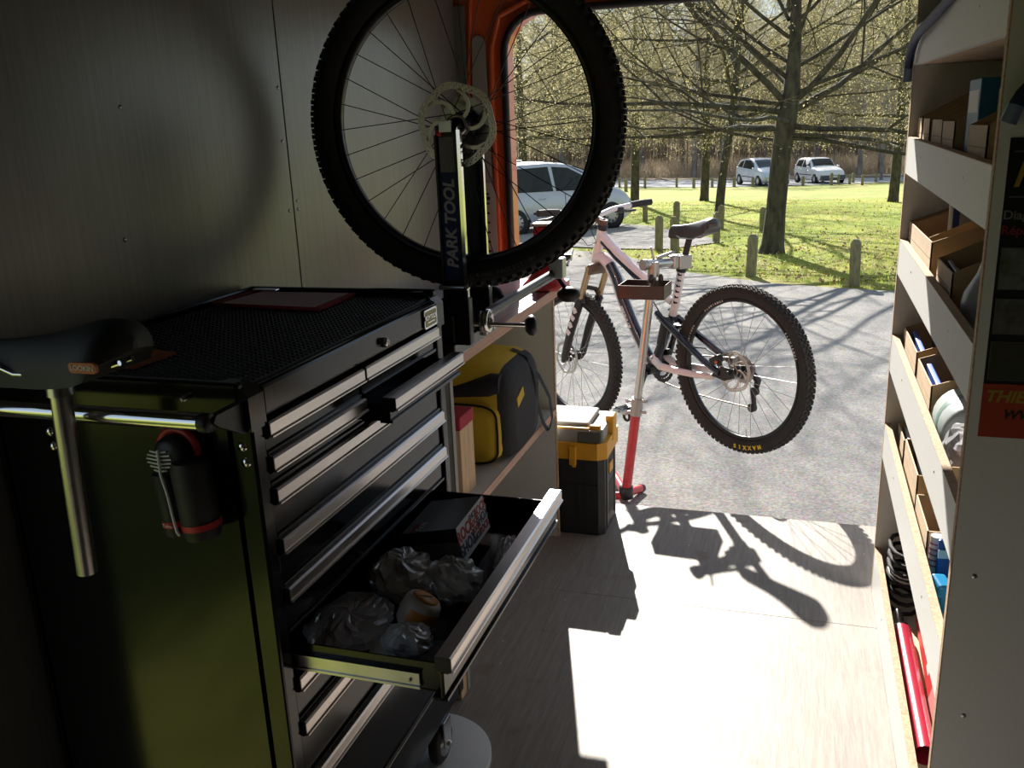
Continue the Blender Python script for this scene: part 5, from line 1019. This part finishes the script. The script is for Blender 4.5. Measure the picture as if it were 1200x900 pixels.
fw=Vector((-4.446,21.674,0)); rw=Vector((-6.351,19.747,0)); mid=(fw+rw)/2; dirv=(fw-rw); ang=math.atan2(dirv.y,dirv.x)
mid=mid+Vector((-.55,.6,0))
mpv=car('silver_car','silver people carrier parked beyond the truing stand wheel',(mid.x,mid.y,gz(mid.y)),ang,
 [(-2.08,.62),(-2.05,.95),(-1.98,1.25),(-1.85,1.5),(-1.6,1.585),(-1.0,1.625),(-.3,1.63),(.25,1.575),(.7,1.42),(1.1,1.16),(1.35,1.02),(1.7,.93),(1.95,.80),(2.09,.58)],
 [(-2.1,.98),(-1.5,.97),(0,.94),(1.0,.92),(1.5,.9),(2.1,.6)],1.80,((-1.32,.315),(1.32,.315)),silver,
 [[(-1.75,.1),(-1.32,.05),(-1.30,.9),(-1.62,.85)],[(-1.27,.04),(-.28,.04),(-.34,.93),(-1.25,.93)],[(-.20,.04),(.93,.04),(.62,.75),(.2,.93),(-.24,.93)]],(1.18,.42),(-1.95,-1.8))
obj('roof_rack',MB().obox((-1.1,0,1.69),(.5,.9,.05),(0,0,0),.02),offw,mpv)
c1=Vector((-2.15,54.6,0))
car('silver_hatchback','silver hatchback parked on the far lane left of the big trunk',(c1.x,c1.y,gz(c1.y)),math.radians(-62),
 [(-1.95,.6),(-1.92,.95),(-1.75,1.25),(-1.5,1.42),(-.8,1.5),(-.1,1.49),(.35,1.36),(.8,1.1),(1.1,.97),(1.55,.86),(1.9,.7),(2.0,.5)],
 [(-2,1.0),(-1.5,.98),(0,.92),(1,.88),(1.5,.84),(2,.6)],1.72,((-1.25,.31),(1.25,.31)),pale,
 [[(-1.55,.15),(-.95,.05),(-.9,.92),(-1.4,.8)],[(-.85,.04),(.72,.04),(.35,.85),(-.1,.93),(-.82,.93)]],(.98,.18),(-1.85,-1.6),'x')
car('white_estate_car','old white hatchback with grey bumper on the far lane right of the big trunk',(1.0,56.2,gz(56.2)),math.radians(-66),
 [(-1.85,.6),(-1.83,1.0),(-1.6,1.33),(-1.3,1.40),(-.4,1.41),(.05,1.38),(.35,1.18),(.62,.96),(.9,.9),(1.5,.82),(1.78,.74),(1.84,.5)],
 [(-1.9,.92),(0,.88),(1,.85),(1.84,.6)],1.62,((-1.2,.29),(1.15,.29)),whitep,
 [[(-1.5,.1),(-.7,.05),(-.7,.92),(-1.4,.85)],[(-.62,.04),(.5,.04),(.15,.9),(-.6,.93)]],(.60,.10),(-1.75,-1.5),'x',True,1.0,None,mat('bumper_grey',(.06,.065,.08),.6))
# ================================================================ TREES
def tubes_mesh(name,segs,m,n=4):
    """segs: list of (points, radii)"""
    V=[];F=[];base=0; cache={}
    for P_,Rr in segs:
        P_=np.asarray(P_,float); k=len(P_); T=np.empty_like(P_); T[1:-1]=P_[2:]-P_[:-2]; T[0]=P_[1]-P_[0]; T[-1]=P_[-1]-P_[-2]; T/=np.sqrt((T*T).sum(1))[:,None]+1e-9
        c=np.zeros_like(T)
        if abs(T[0][2])<.85: c[:,0]=T[:,1]; c[:,1]=-T[:,0]
        else: c[:,1]=T[:,2]; c[:,2]=-T[:,1]
        a=c/(np.sqrt((c*c).sum(1))[:,None]+1e-9); b=np.empty_like(a); b[:,0]=T[:,1]*a[:,2]-T[:,2]*a[:,1]; b[:,1]=T[:,2]*a[:,0]-T[:,0]*a[:,2]; b[:,2]=T[:,0]*a[:,1]-T[:,1]*a[:,0]
        nn=n if Rr[0]>.012 else 3
        if (k,nn) not in cache:
            an=np.arange(nn)*2*np.pi/nn; i,j=np.meshgrid(np.arange(k-1),np.arange(nn),indexing='ij'); i=i.ravel(); j=j.ravel(); j2=(j+1)%nn
            cache[(k,nn)]=(np.cos(an)[None,:,None],np.sin(an)[None,:,None],np.stack([i*nn+j,i*nn+j2,(i+1)*nn+j2,(i+1)*nn+j],1))
        ca,sa,fc=cache[(k,nn)]
        V.append((P_[:,None,:]+np.asarray(Rr)[:,None,None]*(ca*a[:,None,:]+sa*b[:,None,:])).reshape(-1,3)); F.append(fc+base); base+=k*nn
    return npmesh(name,np.concatenate(V),np.concatenate(F),4,m,True)
def wander(rg,p,d,L,k,up=0,jit=.25):
    P_=[np.array(p,float)]; d=np.array(d,float); d/=np.linalg.norm(d)
    for i in range(k):
        d=d+rg.normal(0,jit,3)*.5+np.array([0,0,up]); d/=np.linalg.norm(d); P_.append(P_[-1]+d*L/k)
    return P_,d
def grow(rg,p,d,L,r,level,maxl,segs,tips,kids,up,jit=.25):
    k=(9,7,5,3)[min(level,3)] if maxl>2 else 3
    P_,_=wander(rg,p,d,L,k,up[min(level,len(up)-1)],(.16,.2,.28,.35)[min(level,3)]); rr=np.linspace(r,r*.22,k+1); segs.append((P_,rr,level))
    if level==maxl: tips.append((P_[-1],P_[1])); return
    nk=kids[level]
    for c in range(nk):
        t=.25+.75*(c+rg.random())/nk; i=min(int(t*k),k-1); f=t*k-i; q=P_[i]*(1-f)+P_[i+1]*f
        ax=P_[i+1]-P_[i]; ax/=np.linalg.norm(ax); v=rg.normal(0,1,3); v-=ax*v.dot(ax); v/=np.linalg.norm(v)
        dd=ax*.75+v*.75; grow(rg,q,dd,L*(.5+.22*rg.random())*(1.1-.4*t),rr[i]*.55,level+1,maxl,segs,tips,kids,up,jit)
def npmesh(name,V,F,k,m,smooth=False):
    me=bpy.data.meshes.new(name); nv=len(V); nf=len(F); me.vertices.add(nv); me.vertices.foreach_set('co',np.ascontiguousarray(V,np.float32).ravel()); me.loops.add(nf*k); me.loops.foreach_set('vertex_index',np.ascontiguousarray(F,np.int32).ravel()); me.polygons.add(nf); me.polygons.foreach_set('loop_start',np.arange(0,nf*k,k,dtype=np.int32))
    if smooth: me.polygons.foreach_set('use_smooth',np.ones(nf,bool))
    me.materials.append(m); me.update(calc_edges=True); me.validate(); return me
def buds_mesh(name,tips,rg,per,size,spread,m):
    A=np.repeat(np.array([t[0] for t in tips]),per,0); B_=np.repeat(np.array([t[1] for t in tips]),per,0); n=len(A)
    t=rg.random((n,1)); p=A*t+B_*(1-t)+rg.normal(0,spread,(n,3)); s=size*rg.uniform(.5,1.4,(n,1)); u=rg.normal(0,1,(n,3)); u/=np.linalg.norm(u,axis=1)[:,None]; w_=np.cross(u,rg.normal(0,1,(n,3))); w_/=np.linalg.norm(w_,axis=1)[:,None]+1e-9
    V=np.stack([p,p+u*s+w_*s*.4,p+u*s*1.8,p+u*s-w_*s*.4],1).reshape(-1,3); return npmesh(name,V,np.arange(n*4).reshape(-1,4),4,m)
barkm=mat('mossy_bark',(.045,.036,.026),.95,var=.45,scale=9,bump=.8,bscale=14,stretch=(1,1,.4),col2=(.1,.088,.05))
twigm=leafmat('lichen_twig',(.27,.24,.14),(.42,.38,.22),.3,1.5)
budm=leafmat('spring_bud',(.45,.41,.19),(.62,.54,.31),.5,1.5)
def tree(name,label,loc,trunk,limbs,seed,kids,up,per,bsize,group=None,thin=1.0,maxl=3,zmin=1.75):
    rg=np.random.default_rng(seed); t=thing(name,label,'tree',loc,0,group)
    tp,trr=trunk; o=bpy.data.objects.new('trunk',tubes_mesh('trunk',[(tp,trr)],barkm,12)); COL.objects.link(o); o.parent=t
    segs=[];tips=[]
    for (p,d,L,r) in limbs: grow(rg,p,d,L,r,0,maxl,segs,tips,kids,up)
    segs=[q for q in segs if min(v[2] for v in q[0])>zmin or q[2]==0]; tips=[q for q in tips if q[0][2]>zmin]
    o=bpy.data.objects.new('limbs',tubes_mesh('limbs',[(a,b) for a,b,l in segs if l<=1],barkm,6)); COL.objects.link(o); o.parent=t
    o=bpy.data.objects.new('twigs',tubes_mesh('twigs',[(a,b*thin) for a,b,l in segs if l>1],twigm,3)); COL.objects.link(o); o.parent=t; tag(o,kind='stuff')
    o=bpy.data.objects.new('buds',buds_mesh('buds',tips,rg,per,bsize,.07,budm)); COL.objects.link(o); o.parent=t; tag(o,kind='stuff')
    return t
rg0=np.random.default_rng(11)
def fan(h0,h1,n,Lm,r,rg,elev):
    out=[]
    for i in range(n):
        t=i/(n-1); z=h0+(h1-h0)*t; a=i*2.4+rg.uniform(-.3,.3); e=elev[0]+(elev[1]-elev[0])*t+rg.uniform(-.12,.12)
        out.append(((0.06*math.sin(z),.0,z),(math.cos(a)*math.cos(e),math.sin(a)*math.cos(e),math.sin(e)),Lm*rg.uniform(.8,1.15),r*(1-.35*t)))
    return out
tl=[(np.array([-.02,0,-.1]),.26),(np.array([0,0,.12]),.195),(np.array([.03,0,.7]),.165),(np.array([.07,0,1.5]),.16),(np.array([.14,0,2.2]),.17),(np.array([.2,0,2.6]),.14),(np.array([.22,0,3.4]),.10),(np.array([.2,0,4.6]),.07),(np.array([.3,0,6.2]),.03)]
lim=[((x+.14,y,z),d,L,r) for (x,y,z),d,L,r in fan(1.9,4.4,20,5.0,.042,rg0,(.02,1.15))]
lim+=[((.15,0,2.05),(-1,.1,.06),4.6,.05),((.15,0,2.3),(-.9,-.5,.18),5.0,.055),((.15,0,2.1),(1,-.2,.10),4.8,.055),((.17,0,2.3),(.8,.6,.3),4.8,.06),((.1,0,1.85),(-.85,.5,.05),4.0,.035),((.15,0,1.95),(.9,-.4,.05),4.2,.04),((.18,0,2.4),(.75,-.3,.75),5,.058),((.16,0,2.4),(-.6,-.3,.8),5,.058)]
tree('spreading_tree','big spreading bare tree with thick leaning trunk on the near lawn',(-.415,16.015,gz(16)),([p for p,_ in tl],[r for _,r in tl]),lim,22,(9,9,6),(.012,.01,-.01,-.02),9,.016,thin=.8)
tl2=[(np.array([-.1,0,-.1]),.17),(np.array([-.08,0,.1]),.125),(np.array([0,0,1.2]),.11),(np.array([.2,0,2.6]),.10),(np.array([.3,0,4.0]),.085),(np.array([.35,0,6.0]),.05)]
lim2=[((x+.28,y,z),d,L,r) for (x,y,z),d,L,r in fan(2.6,5.6,15,4.6,.06,rg0,(.05,1.1))]
tree('slim_tree','slimmer bare tree behind the bollards left of the big trunk',(-2.0,24.85,gz(24.85)),([p for p,_ in tl2],[r for _,r in tl2]),lim2,33,(6,6,5),(0,-.02,-.04,-.04),8,.02,thin=.9)
def plain(h,r): return ([np.array([0,0,-.2]),np.array([.02,0,.2]),np.array([.05,.03,h*.3]),np.array([0,.05,h*.65]),np.array([.1,0,h])],[r*1.25,r,r*.85,r*.6,r*.2])
for (x,y,h,s,l) in ((-9.2,30,9,41,'bare lichen covered tree behind the silver people carrier'),(-6.0,34,10,42,'bare tree above the nose of the silver people carrier'),(-3.6,36,9.5,45,'bare tree between the people carrier and the slim tree'),(3.0,33,9.5,43,'bare tree on the lawn near the shelving side'),(-12.5,33,10,44,'bare tree left of the people carrier behind the door pillar')):
    rg1=np.random.default_rng(s); tree('lawn_tree',l,(x,y,gz(y)),plain(h*.8,.17),fan(2.4,h*.75,14,h*.5,.07,rg1,(.0,1.0)),s,(6,6,5),(0,-.02,-.04),8,.026,'bare trees along the lawn',thin=.9)
# evergreens added out of view to shade the grass by the side door
evm=mat('evergreen_leaf',(.03,.06,.015),.6,var=.4,scale=4)
for i,(x,y) in enumerate(((-5.4,5.2),(-7.2,8.0),(-4.6,3.0))):
    rg1=np.random.default_rng(60+i); t=thing('shade_evergreen',['dense dark unseen evergreen added beside the van for shade','taller unseen evergreen added for shade farther along the verge','unseen evergreen added for shade closest to the open side door'][i],'tree',(x,y,gz(y)))
    o=bpy.data.objects.new('trunk',tubes_mesh('trunk',[plain(4.2,.09)],barkm,8)); COL.objects.link(o); o.parent=t
    V=[];F=[]
    for _ in range(4200):
        d=rg1.normal(0,1,3); d/=np.linalg.norm(d); q=d*np.array([1.5,1.5,2.2])*rg1.uniform(.55,1)+np.array([0,0,2.6]); u=rg1.normal(0,1,3); u/=np.linalg.norm(u); v=np.cross(u,rg1.normal(0,1,3)); v/=np.linalg.norm(v); k=len(V); s=.09
        V+=[tuple(q-u*s),tuple(q+v*s*.5),tuple(q+u*s),tuple(q-v*s*.5)]; F.append((k,k+1,k+2,k+3))
    me=bpy.data.meshes.new('foliage'); me.from_pydata(V,[],F); me.materials.append(evm); o=bpy.data.objects.new('foliage',me); COL.objects.link(o); o.parent=t; tag(o,kind='stuff')
# the wood beyond the lane: a few kinds, copied
fb=mat('forest_bark',(.2,.175,.155),.95,var=.4,scale=3,stretch=(1,1,.3)); ftw=leafmat('forest_twig',(.36,.31,.23),(.52,.47,.33),.35,.6)
protos=[]; fbud=leafmat('forest_bud',(.42,.37,.22),(.58,.52,.32),.5,.4)
for i,(h,r,kd,le) in enumerate(((17,.27,(6,6,4),.3),(19,.42,(6,6,4),.35),(15,.17,(6,5,4),.2),(20,.33,(6,6,4),.3),(12,.10,(5,5,4),.2))):
    rg1=np.random.default_rng(80+i); t=thing('forest_tree','bare tree of the wood beyond the far lane','tree',(0,0,0),0,'bare trees of the far wood')
    o=bpy.data.objects.new('trunk',tubes_mesh('trunk',[plain(h,r)],fb,10)); COL.objects.link(o); o.parent=t
    segs=[];tips=[]
    for (p,d,L,rr) in fan(h*le,h*.97,16,h*.24,r*.32,rg1,(.35,1.15)): grow(rg1,p,d,L,rr,0,3,segs,tips,kd,(.03,.03,.02,0))
    o=bpy.data.objects.new('branches',tubes_mesh('branches',[(a,np.maximum(b,.011)) for a,b,l in segs],ftw,3)); COL.objects.link(o); o.parent=t
    o=bpy.data.objects.new('buds',buds_mesh('buds',tips,rg1,3,.07,.25,fbud)); COL.objects.link(o); o.parent=t; tag(o,kind='stuff')
    protos.append(t)
spots=[(-13.2,78.7,1,1.0),(3.8,66.3,0,1.0),(4.6,58.5,2,.9),(7.1,76,1,1.05),(.2,80,1,1),(-6.6,80,1,1),(-10,81,0,1),(-9,76,4,1),(5.4,70,3,1)]
rgf=np.random.default_rng(99)
while len(spots)<125:
    y=70+rgf.random()**1.3*52; x=rgf.uniform(-.42*y,.16*y)
    if any((x-a)**2+(y-b)**2<1.6 for a,b,_,_ in spots): continue
    spots.append((x,y,int(rgf.choice([0,1,2,3,4,2,4])),rgf.uniform(.85,1.2)))
used=set()
special=['thick dark trunk in the wood left of the slim tree','straight trunk in the wood close to the lane beside the shelving','slender trunk at the lane edge nearest the shelving','massive trunk at the edge of the wood behind the shelving','thick trunk in the wood between the two far cars','thick trunk in the wood behind the silver hatchback','trunk in the wood behind the slim tree','thin young tree left of the slim tree in the wood','tall trunk behind the white hatchback in the wood']
for ix,(x,y,k,s) in enumerate(spots):
    o=protos[k] if k not in used else copytree(protos[k]); used.add(k)
    if ix<len(special): o['label']=special[ix]
    else: o['label']='bare tree of the wood beyond the far lane'
    o.location=(x,y,gz(y)); o.rotation_euler=(rgf.uniform(-.03,.03),rgf.uniform(-.03,.03),rgf.uniform(0,6.28)); s*=.66; o.scale=(s,s,s)
# thicket on the forest floor
def thicket():
    rg=np.random.default_rng(4); V=[];F=[]
    for _ in range(30000):
        y=69.5+rg.random()**1.5*38; x=rg.uniform(-.43*y,.17*y); 
        if y<69+abs(x+2)*.32 and x<0: continue
        h=rg.uniform(.3,2.2)*(.4+.6*mnoise.noise(Vector((x*.25,y*.25,0)))**2+.3); a=rg.uniform(0,6.28); l=rg.uniform(0,.6)*h; w_=rg.uniform(.012,.035); z=gz(y); i=len(V)
        V+=[(x-w_,y,z),(x+w_,y,z),(x+l*math.cos(a),y+l*math.sin(a),z+h)]; F.append((i,i+1,i+2))
        if rg.random()<.5:
            for _k in range(2):
                q=rg.uniform(.3,1); p=(x+l*q*math.cos(a)+rg.normal(0,.12),y,z+h*q); i=len(V); s=rg.uniform(.03,.08); V+=[(p[0]-s,p[1],p[2]),(p[0],p[1]+s,p[2]+s*.6),(p[0]+s,p[1],p[2]+s*.2)]; F.append((i,i+1,i+2))
    me=bpy.data.meshes.new('thicket'); me.from_pydata(V,[],F); me.materials.append(leafmat('thicket_brown',(.42,.32,.22),(.6,.5,.36),.4,.8)); o=bpy.data.objects.new('thicket',me); COL.objects.link(o); tag(o,'brown leafless undergrowth under the wood','undergrowth',None,'stuff')
thicket()
def far_stems():
    rg=np.random.default_rng(14); V=[];F=[]
    for _ in range(26000):
        y=rg.uniform(92,134); x=rg.uniform(-.45*y,.19*y); h=rg.uniform(1.5,9)*rg.random()**.4; w_=rg.uniform(.02,.06); z=gz(y); i=len(V); l=rg.normal(0,.35)
        V+=[(x-w_,y,z),(x+w_,y,z),(x+l+w_*.3,y+rg.normal(0,.2),z+h),(x+l-w_*.3,y,z+h)]; F.append((i,i+1,i+2,i+3))
    me=bpy.data.meshes.new('sapling_stems'); me.from_pydata(V,[],F); me.materials.append(leafmat('sapling_grey_brown',(.38,.32,.26),(.56,.5,.42),.4,.5)); o=bpy.data.objects.new('sapling_stems',me); COL.objects.link(o); tag(o,'dense grey brown saplings deep in the wood','saplings',None,'stuff')
far_stems()
